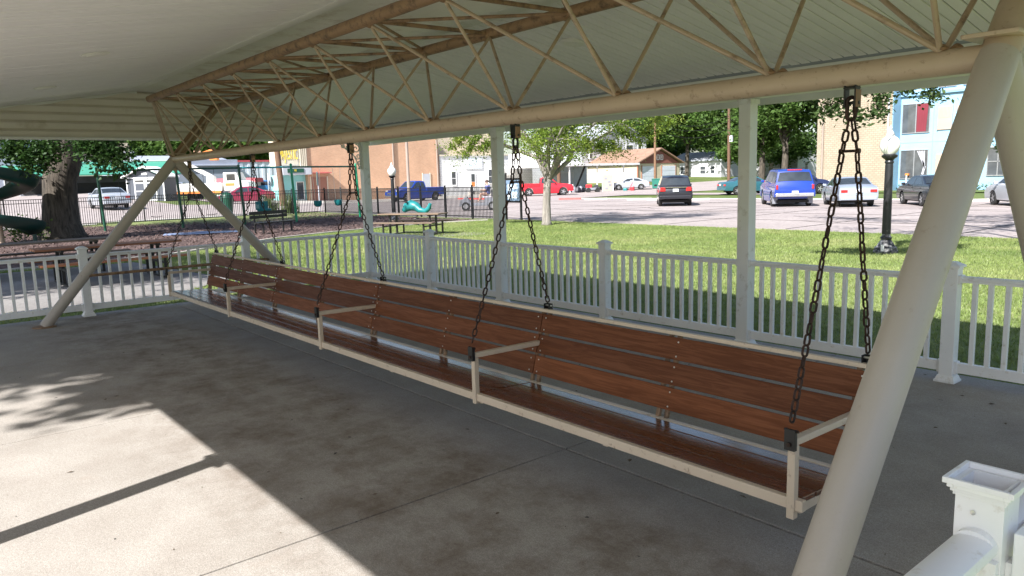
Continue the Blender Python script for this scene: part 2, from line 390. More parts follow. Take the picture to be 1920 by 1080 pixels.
# ------------------------------------------------------------ terrain
RX = np.array([CR[0][0], CR[1][0]]); DX = np.array([CR[0][2], CR[1][2]])
def gz(x, y):
    """height of the terrain: level round the pavilion, climbing gently to the west and far north-west"""
    d = max(1.0, x*DX[0] + y*DX[1]); u = 960 + 1401.68*(x*RX[0] + y*RX[1])/d
    k = float(np.interp(u, [-400, 200, 480, 640], [.042, .040, .012, 0]))
    k2 = float(np.interp(u, [880, 1150, 1400, 1520], [0, .030, .024, 0]))
    behind = x*DX[0] + y*DX[1] < 5
    h = -.17
    if not behind: h += k*min(max(0, d-38), 70) + k2*min(max(0, d-78), 60)
    return h
def terrain():
    rr = [0, 6, 12, 18, 24, 30, 36, 42, 48, 55, 62, 70, 78, 88, 100, 115, 135, 160, 200, 260, 360, 520, 800, 1500]
    na = 96; V = [(0, 0, gz(0, 0)-.05)]; F = []
    for r in rr[1:]:
        for j in range(na):
            a = 2*math.pi*j/na; x, y = r*math.cos(a), r*math.sin(a); V.append((x, y, gz(x, y)-.05))
    for j in range(na): F.append((0, 1+j, 1+(j+1) % na))
    for i in range(len(rr)-2):
        for j in range(na):
            a = 1+i*na; F.append((a+j, a+na+j, a+na+(j+1) % na, a+(j+1) % na))
    me = bpy.data.meshes.new('terrain'); me.from_pydata(V, [], F); fixn(me)
    return struct(put('terrain', me, M['grass_far'], smooth='all'))
terrain()
def drape(name, x0, x1, y0, y1, off, mat, step=4.0):
    nx = max(1, int(abs(x1-x0)/step)); ny = max(1, int(abs(y1-y0)/step)); V = []; F = []
    for i in range(nx+1):
        for j in range(ny+1):
            x = x0+(x1-x0)*i/nx; y = y0+(y1-y0)*j/ny; V.append((x, y, gz(x, y)+off))
    for i in range(nx):
        for j in range(ny):
            a = i*(ny+1)+j; F.append((a, a+ny+1, a+ny+2, a+1))
    me = bpy.data.meshes.new(name); me.from_pydata(V, [], F); fixn(me)
    return struct(put(name, me, mat))
def poly_sheet(name, pts, z, mat):
    tr = tessellate_polygon([[Vector((p[0], p[1], 0)) for p in pts]])
    me = bpy.data.meshes.new(name); me.from_pydata([(p[0], p[1], z) for p in pts], [], [tuple(t) for t in tr]); fixn(me)
    for p in me.polygons:
        if p.normal.z < 0: p.flip()
    return struct(put(name, me, mat))

drape('lawn', -46, 40, -40, 22.0, .012, M['lawn'], 4)
drape('street', -75, 60, 21.98, 45, .010, M['road'], 5)
drape('cross_street', -62, -46.6, -30, 120, .016, M['road'], 5)
drape('gravel_verge', -46.4, -45.3, -30, 20, .020, M['gravel'], 4)
drape('driveway', -96, -62, 4, 17.5, .020, M['road'], 4)
drape('side_drive', -70, -30, 53.5, 58.0, .020, M['road'], 4)
drape('theatre_walk', -72, -62, 27, 60, .026, M['curb'], 4)
drape('bounce_walk', -40, 14, -3.2, -1.2, .022, M['pad'], 4)  # unseen paving added to bounce sunlight up to the ceiling
drape('brick_walk', -34, -15, 57, 61.9, .018, M['grass_far'], 4)

# ------------------------------------------------------------ pavilion floor
X0, X1, YF, YB = -11.78, -0.60, -0.78, 6.50
fl = MB(); fl.rng(-12.08, -.28, -1.15, 6.86, -.30, -.06)
floor = struct(fl.build('pavilion_floor', M['dark']))
xs = [-12.0, -9.005, -6.19, -3.38, -.36]; ys = [-1.05, 3.205, 6.78]
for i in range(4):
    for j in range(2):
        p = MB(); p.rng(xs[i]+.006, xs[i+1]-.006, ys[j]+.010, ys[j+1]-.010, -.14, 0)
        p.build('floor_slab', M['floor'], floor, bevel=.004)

# bits of dry leaf and grit blown onto the floor
dr = np.random.default_rng(12); nd = 420
dxy = np.stack([dr.uniform(-11.6, -.8, nd), np.where(dr.random(nd) < .45, dr.uniform(5.2, 6.6, nd), dr.uniform(-.6, 5.0, nd))], 1)
da = dr.uniform(0, 6.283, nd); dl = np.where(dr.random(nd) < .16, dr.uniform(.014, .028, nd), dr.uniform(.003, .008, nd)); dw = dl*dr.uniform(.3, .6, nd)
du = np.stack([np.cos(da), np.sin(da)], 1); dv = np.stack([-np.sin(da), np.cos(da)], 1); z4 = lambda h: np.full((nd, 1), h)
V = np.stack([np.hstack([dxy-du*dl[:, None], z4(.003)]), np.hstack([dxy+dv*dw[:, None], z4(.002)+dl[:, None]*.25]), np.hstack([dxy+du*dl[:, None], z4(.004)]), np.hstack([dxy-dv*dw[:, None], z4(.002)+dl[:, None]*.15])], 1).reshape(-1, 3)
M['dry_leaf'] = paint('dry_leaf', (.10,.065,.035), .9, .5, 20)
tag(stuff(put('floor_litter', np_mesh('floor_litter', V, np.arange(4*nd).reshape(-1, 4)), M['dry_leaf'])), 'scattered bits of dry leaf on the concrete floor', 'leaf litter')

# ------------------------------------------------------------ pavilion: columns, beams, ceiling, gable, roof
pav = empty('pavilion', 'white open park shelter with vaulted plank ceiling over the long swing', 'pavilion', (0,0,0))
ZB = 2.43                                                       # top of columns / underside of eave beam
def column(x, y, n=1):
    c = MB(); c.rng(x-.064, x+.064, y-.064, y+.064, 0, ZB); o = c.build('column', M['white_vinyl'], pav, bevel=.006)
    b = MB(); b.rng(x-.095, x+.095, y-.095, y+.095, 0.001, .022); b.box((x, y, .045), (.175, .175, .045), taper=.80)
    b.build('column_base', M['white_vinyl'], o, bevel=.003)
    t = MB(); t.rng(x-.078, x+.078, y-.078, y+.078, ZB-.05, ZB-.001); t.build('column_capital', M['white_vinyl'], o, bevel=.003)
    return o
cols = {}
for x in (X0, -8.08, -4.20, X1):
    for y in (YB, YF): cols[(x, y)] = column(x, y)

def scroll_bracket(x, y, sx, sy, par):
    """openwork scroll bracket in the corner under the beam"""
    b = MB(); D = Vector((sx, sy, 0))
    def P(a, z): p = Vector((x, y, 0)) + D*a; return (p.x, p.y, z)
    def spiral(ca, cz, r0, turns, ph, n=26, rr=.010):
        pts = []
        for i in range(n):
            t = i/(n-1); r = r0*(1-.82*t); a = ph + turns*2*math.pi*t
            pts.append(P(ca+r*math.cos(a), cz+r*math.sin(a)))
        b.tube(pts, rr, 6)
    top = ZB-.006
    b.bar(P(.064, top-.012), P(.46, top-.012), .028, .022); b.bar(P(.078, top-.03), P(.078, top-.46), .028, .026)
    spiral(.16, top-.105, .078, 1.3, math.pi/2); spiral(.31, top-.078, .052, 1.3, math.pi*.5); spiral(.405, top-.062, .038, 1.2, math.pi*.6)
    spiral(.125, top-.235, .052, -1.3, 0); spiral(.115, top-.34, .040, -1.2, 0); spiral(.105, top-.425, .028, -1.2, 0)
    b.tube([P(.10,top-.44), P(.16,top-.30), P(.22,top-.19), P(.32,top-.13), P(.44,top-.03)], .011, 6)
    return b.build('scroll_bracket', M['white_vinyl'], par, smooth=True)
scroll_bracket(X0, YB, 0, -1, cols[(X0, YB)]); 
scroll_bracket(-4.20, YF, 1, 0, cols[(-4.20, YF)]); scroll_bracket(-4.20, YF, -1, 0, cols[(-4.20, YF)])
scroll_bracket(-8.08, YF, 1, 0, cols[(-8.08, YF)])

for y in (YB, YF):                                             # eave beams wrapped in white
    b = MB(); b.rng(X0-.1, X1+.1, y-.085, y+.085, ZB+.002, 2.655); b.build('eave_beam', M['trim'], pav, bevel=.004)
for x in (X0, X1):
    b = MB(); b.rng(x-.08, x+.08, YF+.09, YB-.09, ZB+.004, ZB+.035); b.build('gable_beam', M['trim'], pav, bevel=.003)
RF, RB, ZRF, ZRB = 2.93, 3.97, 3.12, 3.10                       # flat ridge strip
EF, EB = YF+.09, YB-.09
zf = ZRF-.170*(RF-EF); zb = 2.665
# ceiling planks, one by one, running from the ridge strip down to the eaves
def plank_mesh(name, ya, za, yb, zb_, w):
    m = MB(); t = .012; g = .0055
    ca = [(-w/2+g, 0), (w/2-g, 0), (w/2-g, t), (-w/2+g, t)]
    vs = []
    for (y, z) in ((ya, za), (yb, zb_)):
        vs += [(-w/2+g+.003, y, z), (w/2-g-.003, y, z), (w/2-g, y, z+.004), (w/2-g, y, z+t), (-w/2+g, y, z+t), (-w/2+g, y, z+.004)]
    fs = [(0,1,2,3,4,5), (11,10,9,8,7,6)] + [(i, (i+1) % 6, 6+(i+1) % 6, 6+i) for i in range(6)]
    m.add(vs, fs); return m.mesh(name)
PW = .098
pf = plank_mesh('ceiling_plank', RF-.02, ZRF, EF, zf, PW); pb = plank_mesh('ceiling_plank', RB+.02, ZRB, EB, zb, PW)
rng = random.Random(4)
npl = int((X1-X0-.04)/PW)
for i in range(npl):
    x = X0+.05+PW*(i+.5)
    for me in (pf, pb):
        o = put('ceiling_plank', me, M['ceiling'], pav, loc=(x, 0, rng.uniform(-.0012, .0012)))
m = MB(); vs = [(X0, RF-.02, ZRF+.014), (X1, RF-.02, ZRF+.014), (X1, EF, zf+.014), (X0, EF, zf+.014)]
m.add(vs, [(0,1,2,3)]); m.add([(X0, RB+.02, ZRB+.014), (X1, RB+.02, ZRB+.014), (X1, EB, zb+.014), (X0, EB, zb+.014)], [(0,1,2,3)])
m.build('ceiling_backing', M['dark'], pav)
for k in range(4):
    xa = X0 + (X1-X0)*k/4; xb = X0 + (X1-X0)*(k+1)/4
    r = MB(); r.prism([(RF-.03, ZRF-.006), (RB+.03, ZRB-.006), (RB+.03, ZRB+.002), (RF-.03, ZRF+.002)], xa+.003, xb-.003, 'X'); r.build('ridge_panel', M['ridge'], pav)
t = MB(); t.rng(X0+.08, X1-.08, RF-.19, RF-.028, ZRF-.036, ZRF-.030)
t = MB(); t.prism([(RF-.17, ZRF-.030), (RF-.026, ZRF-.009), (RF-.026, ZRF-.004), (RF-.17, ZRF-.026)], X0+.08, X1-.08, 'X'); t.build('ridge_trim', M['ceiling'], pav)
t = MB(); t.prism([(RB+.15, ZRB-.032), (RB+.026, ZRB-.009), (RB+.026, ZRB-.004), (RB+.15, ZRB-.027)], X0+.08, X1-.08, 'X'); t.build('ridge_trim', M['ridge'], pav)
# recessed lights
for (x, y) in ((-7.2, 1.5), (-9.75, 1.5), (-4.97, 4.9), (-7.25, 4.75), (-2.6, 4.9)):
    front = y < 3; s = .170 if front else -.175
    z = (ZRF-.17*(RF-y)) if front else (ZRB-(ZRB-zb)/(EB-RB)*(y-RB)); a = math.atan(s)
    l = MB(); l.lathe([(.105, -.006), (.112, -.002), (.112, .004)], 24); l.lathe([(.075, -.012), (.08, -.0065)], 24)
    l.build('recessed_light', M['ridge'], pav, smooth=True, loc=(x, y, z-.004), rot=(a, 0, 0))
# gable siding, lapped boards
def gable(x, inward):
    e = .112; z = ZB+.036; k = 0
    while z < 3.10:
        z1 = min(z+e, 3.115)
        def yl(zz): return max(EF, RF-(ZRF-.006-zz)/.170) if zz < ZRF-.006 else RF
        def yr(zz): return min(EB, RB+(ZRB-.006-zz)/.1785) if zz < ZRB-.006 else RB
        a0, a1, b0, b1 = yl(z+.02), yl(z1-.004), yr(z+.02), yr(z1-.004)
        m = MB(); t0, t1 = .040*inward, .003*inward
        zm = z+(z1-z)*.62; am, bm3 = yl(zm), yr(zm)
        sec = [(0, z-.004), (t0, z-.004), (t0*.92, zm), (t1, z1), (0, z1)]
        yy = [(a0, b0), (a0, b0), (am, bm3), (a1, b1), (a1, b1)]
        vs = [(x+s[0], q[0], s[1]) for s, q in zip(sec, yy)] + [(x+s[0], q[1], s[1]) for s, q in zip(sec, yy)]
        m.add(vs, [(4,3,2,1,0), (5,6,7,8,9)] + [(i, (i+1) % 5, 5+(i+1) % 5, 5+i) for i in range(5)])
        m.build('siding_board', M['siding'], pav); z += e
    # rake trim
    m = MB(); m.bar((x+.02*inward, EF, zf-.012), (x+.02*inward, RF, ZRF-.014), .026, .035); m.bar((x+.02*inward, RB, ZRB-.014), (x+.02*inward, EB, zb-.012), .026, .035)
    m.build('rake_trim', M['trim'], pav)
gable(X0-.02, 1); gable(X1+.02, -1)
# roof above: two slopes and fascia
rf = MB(); yf2, yb2 = -1.14, 6.90  # east overhang lengthened past the gable to keep the near post shaded
for (ya, za, yb_, zb_) in ((yf2, 2.50, 3.45, 3.62), (yb2, 2.50, 3.45, 3.62)):
    rf.add([(-12.3, ya, za), (.12, ya, za), (.12, yb_, zb_), (-12.3, yb_, zb_), (-12.3, ya, za+.07), (.12, ya, za+.07), (.12, yb_, zb_+.07), (-12.3, yb_, zb_+.07)],
           [(0,1,2,3), (7,6,5,4), (0,4,5,1), (1,5,6,2), (2,6,7,3), (3,7,4,0)])
roof = rf.build('roof', M['shingle_grey'], pav)
MB().rng(-12.32, .14, yf2-.02, yf2-.001, 2.38, 2.58).build('fascia', M['trim'], roof)
MB().rng(-12.32, .14, yb2+.001, yb2+.02, 2.40, 2.60).build('fascia', M['trim'], roof)
sf = MB(); sf.rng(-12.3,   .12, yf2, YF-.086, 2.47, 2.482); sf.rng(-12.3, .12, YB+.086, yb2, 2.47, 2.482); sf.build('soffit', M['trim'], roof)
ge = MB(); ge.prism([(yf2+.1, 2.46), (yb2-.1, 2.46), (yb2-.1, 2.52), (3.45, 3.60), (yf2+.1, 2.52)], -12.22, -12.19, 'X')
ge.prism([(yf2+.1, 2.46), (yb2-.1, 2.46), (yb2-.1, 2.52), (3.45, 3.60), (yf2+.1, 2.52)], -.06, -.03, 'X'); ge.build('gable_face', M['siding'], roof)

# ------------------------------------------------------------ vinyl railings
bal_mesh = MB().rng(-.0175, .0175, -.0175, .0175, .165, .825).mesh('baluster')
brg = random.Random(77)
def rail_run(root, p0, p1, short_posts, spacing=.118, skip=()):
    """rails and balusters between consecutive supports given by short_posts/ends"""
    p0 = Vector((*p0, 0)); p1 = Vector((*p1, 0)); d = (p1-p0); L = d.length; d.normalize(); ang = math.atan2(d.y, d.x)
    Mx = Matrix.Translation(p0) @ Matrix.Rotation(ang, 4, 'Z')
    tr = MB(); tr.prism([(-.022, .822), (.022, .822), (.022, .838), (.036, .842), (.038, .856), (.026, .868), (.010, .873), (-.010, .873), (-.026, .868), (-.038, .856), (-.036, .842), (-.022, .838)], 0, L, 'X', Mx)
    tr.build('top_rail', M['rail_vinyl'], root)
    br = MB(); br.prism([(-.022, .085), (.022, .085), (.024, .168), (-.024, .168)], 0, L, 'X', Mx); br.build('bottom_rail', M['rail_vinyl'], root, bevel=.003)
    for e in (.012, L-.012):
        MB().box((e, 0, .845), (.024, .088, .066), Mx).build('rail_bracket', M['rail_vinyl'], root, bevel=.003)
        MB().box((e, 0, .126), (.024, .062, .105), Mx).build('rail_bracket', M['rail_vinyl'], root, bevel=.003)
    n = max(1, int(round((L)/spacing))-1); s = L/(n+1)
    for i in range(n):
        q = p0 + d*(s*(i+1)); put('baluster', bal_mesh, M['rail_vinyl'], root, loc=(q.x+brg.uniform(-.002, .002), q.y+brg.uniform(-.002, .002), 0), rot=(brg.uniform(-.003, .003), brg.uniform(-.003, .003), ang+brg.uniform(-.04, .04)), bevel=.002)
def short_post(root, x, y, cap=True, h=.925):
    p = MB(); p.rng(x-.052, x+.052, y-.052, y+.052, 0, h); o = p.build('post', M['rail_vinyl'], root, bevel=.004)
    b = MB(); b.rng(x-.078, x+.078, y-.078, y+.078, .001, .02); b.box((x, y, .038), (.145, .145, .036), taper=.82); b.build('post_base', M['rail_vinyl'], o, bevel=.002)
    if cap:
        c = MB(); c.box((x, y, h+.008), (.112, .112, .016)); c.box((x, y, h+.024), (.142, .142, .017), taper=1.0); c.box((x, y, h+.046), (.136, .136, .028), taper=.35)
        c.build('post_cap', M['rail_vinyl'], o, bevel=.002)
    return o
rb = empty('back_railing', 'white vinyl porch railing between the swing and the sunny lawn', 'railing', (0,0,0))
for x in (-9.85, -6.11, -2.31): short_post(rb, x, YB)
seq = [(X0, .064), (-9.85, .052), (-8.08, .064), (-6.11, .052), (-4.20, .064), (-2.31, .052), (X1, .064)]
for (xa, ha), (xb, hb) in zip(seq[:-1], seq[1:]): rail_run(rb, (xa+ha, YB), (xb-hb, YB), None)
rl = empty('end_railing', 'white vinyl porch railing at the far end beside the picnic tables', 'railing', (0,0,0))
for y in (4.30, 2.02): short_post(rl, X0, y)
seq = [(YF, .064), (2.02, .052), (4.30, .052), (YB, .064)]
for (ya, ha), (yb, hb) in zip(seq[:-1], seq[1:]): rail_run(rl, (X0, ya+ha), (X0, yb-hb), None, .135)
# near end: post with its cap missing, rail towards the camera and an open gate leaf
rn = empty('near_railing', 'white vinyl railing in the near right corner with uncapped hollow post', 'railing', (0,0,0))
px, py, ph = -.602, 1.99, 1.005
m = MB(); o_, i_ = .053, .047
for (a, b) in ((o_, 0), (i_, 0)): pass
m.rng(px-o_, px-i_, py-o_, py+o_, 0, ph-.02); m.rng(px+i_, px+o_, py-o_, py+o_, 0, ph-.02); m.rng(px-i_, px+i_, py-o_, py-i_, 0, ph-.02); m.rng(px-i_, px+i_, py+i_, py+o_, 0, ph-.02)
post = m.build('hollow_post', M['rail_vinyl'], rn)
def collar(w, z0, z1, wi):
    c = MB()
    c.rng(px-w, px-wi, py-w, py+w, z0, z1); c.rng(px+wi, px+w, py-w, py+w, z0, z1); c.rng(px-wi, px+wi, py-w, py-wi, z0, z1); c.rng(px-wi, px+wi, py+wi, py+w, z0, z1)
    return c
for w, z0, z1 in ((.058, .950, .959), (.063, .959, .969), (.069, .969, .980), (.077, .980, .995)):
    collar(w, z0, z1, .0535 if z1 < .99 else .066).build('cap_moulding', M['rail_vinyl'], post, bevel=.0015)
s = MB(); s.lathe([(.001, -.003), (.006, -.002), (.006, .001)], 12, axis='Y'); s.build('screw', M['zinc'], post, loc=(px-.012, py-.0545, .915), smooth=True)
d = MB(); d.rng(px-i_, px+i_, py-i_, py+i_, .86, .87); d.build('post_plug', M['dark'], post)
def fat_rail(root, xa, ya, xb, yb):
    p0 = Vector((xa, ya, 0)); dd = Vector((xb-xa, yb-ya, 0)); L = dd.length; Mx = Matrix.Translation(p0) @ Matrix.Rotation(math.atan2(dd.y, dd.x), 4, 'Z')
    prof = [(-.028, .812), (.028, .812), (.030, .824), (.044, .828), (.047, .842), (.043, .855), (.030, .863), (.012, .867), (-.012, .867), (-.030, .863), (-.043, .855), (-.047, .842), (-.044, .828), (-.030, .824)]
    tr = MB(); tr.prism(prof, 0, L, 'X', Mx); tr.build('top_rail', M['rail_vinyl'], root, smooth=True)
    br = MB(); br.prism([(-.022, .085), (.022, .085), (.024, .168), (-.024, .168)], 0, L, 'X', Mx); br.build('bottom_rail', M['rail_vinyl'], root, bevel=.003)
    n = int(L/.118); s = L/(n+1)
    for i in range(n):
        q = p0 + dd*(s*(i+1)/L); put('baluster', bal_mesh, M['rail_vinyl'], root, loc=(q.x, q.y, 0), bevel=.002)
fat_rail(rn, px, py-.054, px, .35); fat_rail(rn, px, py+.054, px, 4.2)
b = MB(); b.prism([(-.045, .806)] + [(.046*math.cos(a), .842+.037*math.sin(a)) for a in [rad(x) for x in range(0, 181, 20)]][::1] + [(-.046, .806)], py-.078, py-.0535, 'Y', Matrix.Translation((px, 0, 0)))
b.rng(px+.024, px+.050, py-.078, py-.056, .775, .812); b.build('rail_bracket', M['rail_vinyl'], rn, bevel=.002)
short_post(rn, px, .30); short_post(rn, px, 4.25)
gt = empty('gate_leaf', 'white vinyl gate leaf folded back beside the uncapped post, right picture edge', 'gate', (0,0,0))
gx = px+.106
g = MB(); g.rng(gx-.036, gx+.014, py-.035, py+.03, .05, .885); g.build('gate_stile', M['rail_vinyl'], gt, bevel=.004)
fat_rail(gt, gx-.012, py+.032, gx-.012, py+1.15)
g = MB(); g.rng(gx-.036, gx+.014, py+1.152, py+1.21, .05, .885); g.build('gate_stile', M['rail_vinyl'], gt, bevel=.004)
for hz in (.74, .20): MB().rng(px+.0535, gx-.037, py-.02, py+.02, hz, hz+.06).build('hinge', M['rail_vinyl'], gt)

# ------------------------------------------------------------ swing frame: three-chord truss on A-frames
YC, ZC = 3.21, 2.14
XN, XFAR = -1.03, -11.27
fr = empty('swing_truss', 'beige steel pipe truss on A-frame legs carrying the swing', 'swing frame', (0,0,0))
c = MB(); c.tube([(XN+.02, YC, ZC), (XFAR-.02, YC, ZC)], .050, 20); c.build('bottom_chord', M['beige'], fr, smooth=True)
TF, TB, ZT = (2.76, 2.88), (3.83, 2.88), 2.88
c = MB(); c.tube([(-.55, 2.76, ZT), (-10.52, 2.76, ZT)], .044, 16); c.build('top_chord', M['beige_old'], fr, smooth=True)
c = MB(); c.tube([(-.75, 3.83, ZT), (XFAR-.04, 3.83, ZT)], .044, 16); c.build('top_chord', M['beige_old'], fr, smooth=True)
def leg(pa, pb, name='leg', r=.069, foot=True):
    m = MB(); m.tube([pa, pb], r, 24); o = m.build(name, M['leg'], fr, smooth=True)
    return o
LY = 1.80
for X in (XN, XFAR):
    fy = YC-LY if X == XFAR else 1.585                              # the near front leg stands a little steeper
    leg((X, fy, 0.002), (X, YC, ZC)); leg((X, YC+LY, 0.002), (X, YC, ZC))
    k = 1.33
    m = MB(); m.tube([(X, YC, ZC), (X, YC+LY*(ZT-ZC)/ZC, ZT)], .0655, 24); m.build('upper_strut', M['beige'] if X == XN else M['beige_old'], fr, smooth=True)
    m = MB(); m.box((X-.01, YC+.03, ZC+.075), (.19, .22, .016)); m.build('joint_plate', M['beige'], fr, bevel=.003)
    m = MB(); m.prism([(YC-.06, ZC-.11), (YC+.06, ZC-.11), (YC, ZC-.19)], X-.006, X+.006, 'X'); m.build('gusset', M['beige'], fr)
    m = MB(); f0 = YC-LY+LY*.60/ZC; f1 = YC+LY-LY*.60/ZC
    if X == XFAR: m.tube([(X+.04, f0-.03, .62), (X+.04, f1+.03, .62)], .020, 12); m.build('cross_brace', M['beige_old'], fr, smooth=True)
    for s in (-1, 1):
        m = MB(); m.lathe([(.14, 0), (.14, .010), (.10, .014)], 24, (X, YC+LY if s > 0 else fy, .001)); m.build('foot_plate', M['beige_old'], fr, smooth=True)
B = [-11.2, -10.42, -9.50, -8.56, -7.54, -6.60, -5.70, -4.74, -3.81, -2.87, -1.93, -1.20]
T_ = [-10.40+.915*i for i in range(11)]
def web(a, b, r=.0125, mat='web', name='web_bar'):
    m = MB(); m.tube([a, b], r, 8, cap=False); return m.build(name, M[mat], fr, smooth=True)
for i, x in enumerate(T_):
    for (yt, yo) in ((2.76, -.015), (3.83, .015)):
        sx = x+.04 if yt < 3 else x+.10
        for bx in ((B[i], B[i+1], B[i+2]) if i == 0 and yt < 3 else (B[i+1], B[i+2]) if i+2 < len(B) else (B[i+1],)):
            o = .035 if bx < x else -.035
            web((sx + (.02 if bx > x else -.02), yt + (.02 if yt < 3 else -.02), ZT-.03), (bx+o*.7, YC+yo*1.6, ZC+.045), .0120)
    # lacing between the two top chords
    web((x+.05, 2.79, ZT), (x+.10, 3.80, ZT), .016, 'beige_old', 'lacing_bar')
    web((x+.05, 2.79, ZT-.01), (x+1.00, 3.80, ZT-.01), .012, 'beige_old', 'lacing_bar') if i < 10 else None
    if i % 2 == 0: web((x+.05, 2.79, ZT+.01), (x-.82, 3.80, ZT+.01), .012, 'beige_old', 'lacing_bar')
web((T_[0], 2.76, ZT), (XFAR+.06, YC-.03, ZC+.06), .018); web((T_[0]-.04, 2.76, ZT), (XFAR+.02, YC-.06, ZC+.05), .012)
web((XFAR+.02, 3.80, ZT-.02), (B[1], YC+.02, ZC+.05), .014); web((XFAR+.10, 3.80, ZT-.02), (XFAR+.06, YC+.02, ZC+.06), .014)

for bx in B[1:]:                                                # weld lumps where the bars meet the chord
    for q in (-1, 1):
        m = MB(); m.lathe([(.004, -.012), (.020, -.006), (.024, .002), (.012, .014), (.003, .018)], 9, (bx+.02*q, YC+.018*q, ZC+.052)); m.build('weld_bead', M['beige_old'], fr, smooth=True)
for tx in T_:
    for yy in (2.775, 3.815):
        m = MB(); m.lathe([(.004, -.020), (.026, -.010), (.030, .004), (.01, .02)], 9, (tx+.06, yy, ZT-.036)); m.build('weld_bead', M['beige_old'], fr, smooth=True)

# ------------------------------------------------------------ the long porch swing
HX = [-1.575, -3.80, -6.06, -8.36, -10.62]
sw = empty('porch_swing', 'very long red-brown slatted porch swing hanging on chains under the truss', 'swing bench', (0,0,0))
SX0, SX1 = -10.68, -1.525
f = MB(); f.rng(SX0, SX1, 2.808, 2.842, .318, .368); f.build('front_frame_rail', M['bench_paint'], sw, bevel=.004)
f = MB(); f.rng(SX0, SX1, 3.300, 3.335, .285, .348); f.build('rear_frame_rail', M['bench_paint'], sw, bevel=.004)
f = MB(); f.rng(SX0-.001, SX1+.001, 3.440, 3.470, .815, .838); f.build('back_top_rail', M['bench_paint'], sw, bevel=.003)
for x in HX:
    f = MB(); f.rng(x-.02, x+.02, 2.846, 3.299, .293, .333); f.build('seat_bearer', M['bench_paint'], sw, bevel=.003)
    f = MB(); f.rng(x-.018, x+.018, 2.796, 2.832, .300 if x != HX[0] else .280, .604); f.build('arm_post', M['bench_paint'], sw, bevel=.004)
    f = MB(); f.bar((x, 2.797, .621), (x, 3.385, .612), .037, .032); f.build('arm_rest', M['bench_paint'], sw, bevel=.005)
    for s in (-1, 1):
        f = MB(); f.bar((x+s*.032, 3.315, .29), (x+s*.032, 3.462, .825), .022, .026, up=(1,0,0)); f.build('back_upright', M['beige_old'], sw, bevel=.003)
for a, b in zip(HX[:-1], HX[1:]):
    x = (a+b)/2
    f = MB(); f.rng(x-.018, x+.018, 2.846, 3.299, .293, .331); f.build('seat_bearer', M['bench_paint'], sw, bevel=.003)
    for s in (-1, 1):
        f = MB(); f.bar((x+s*.030, 3.315, .29), (x+s*.030, 3.462, .825), .022, .026, up=(1,0,0)); f.build('back_upright', M['beige_old'], sw, bevel=.003)
# slats: back boards lean with the uprights, seat boards dip to the rear
lean = (3.462-3.315)/(.825-.29)
def back_y(z): return 3.315 + lean*(z-.29) - .030
rg = random.Random(11)
hs = [(.400, .530), (.540, .670), (.680, .810)]
ends = [-1.535, -3.80, -6.06, -8.36, -10.66]
bolts = []
for bi in range(4):
    xa, xb = ends[bi]-.003, ends[bi+1]+.003; L = xa-xb
    for (z0, z1) in hs:
        zc = (z0+z1)/2; m = MB()
        n = 6; sag = rg.uniform(-.003, .003)
        for i in range(n):
            pass
        m.box((0, 0, 0), (L, .022, z1-z0))
        o = m.build('back_board', M['back_wood'], sw, bevel=.004, loc=((xa+xb)/2, back_y(zc), zc), rot=(-math.atan(lean)+rg.uniform(-.006, .006), 0, 0))
        for bx in (xa-.036, (xa+xb)/2+.034, xb+.036):
            for dz in (-.040, .040): bolts.append((bx, back_y(zc+dz)-.012, zc+dz))
bm_ = MB()
for (x, y, z) in bolts: bm_.lathe([(.0012, -.0038), (.0048, -.0025), (.0058, .001)], 10, (x, y, z), axis='Y')
bm_.build('bolt_heads', M['zinc'], sw, smooth=True)
for bi in range(4):
    xa, xb = (SX1-.02 if bi == 0 else HX[bi])-.0025, (HX[bi+1] if bi < 3 else SX0+.02)+.0025
    for k in range(4):
        y = 2.905 + k*.1115; z = .353 - k*.006
        m = MB(); m.box((0, 0, 0), (xa-xb, .1045, .026)); m.build('seat_board', M['seat_wood'], sw, bevel=.005, loc=((xa+xb)/2, y, z+rg.uniform(-.001, .001)), rot=(-.05, rg.uniform(-.0005, .0005), 0))
# chains
def link_mesh(L, Wd, r):
    pts = []; a = Wd/2-r; h = L/2-r-a
    for i in range(9): t = math.pi*i/8; pts.append((a*math.cos(t), 0, h+a*math.sin(t)))
    for i in range(9): t = math.pi+math.pi*i/8; pts.append((a*math.cos(t), 0, -h+a*math.sin(t)))
    m = MB(); m.tube(pts, r, 6, closed=True); return m
LP = .0455                                                      # pitch of one link
lk_mb = link_mesh(.0575, .034, .0052); lk_me = lk_mb.mesh('chain_link'); lk_me.materials.append(M['rust'])
lk_me.polygons.foreach_set('use_smooth', [True]*len(lk_me.polygons))
def chain(pts, single, seed):
    """links along a polyline; single: every link its own object"""
    r = random.Random(seed); V = []; 
    P = [Vector(p) for p in pts]; seg = [(P[i+1]-P[i]).length for i in range(len(P)-1)]; tot = sum(seg); n = int(tot/LP)
    joined = MB(); par = None
    for i in range(n):
        s = (i+.5)*tot/n; k = 0
        while k < len(seg)-1 and s > seg[k]: s -= seg[k]; k += 1
        d = (P[k+1]-P[k]).normalized(); p = P[k] + d*s
        q = d.to_track_quat('Z', 'Y').to_matrix().to_4x4()
        Mx = Matrix.Translation(p) @ q @ Matrix.Rotation((math.pi/2 if i % 2 else 0) + .5 + r.uniform(-.35, .35), 4, 'Z')
        if single:
            o = put('chain_link', lk_me, None, sw); o.matrix_local = Mx
        else: joined.add(lk_mb.v, lk_mb.f, Mx)
    if not single: joined.build('chain', M['rust'], sw, smooth='all')
def sagpts(a, b, n=6, sag=.012):
    a = Vector(a); b = Vector(b); out = []
    for i in range(n+1):
        t = i/n; p = a.lerp(b, t); p.z -= sag*4*t*(1-t); out.append(p)
    return out
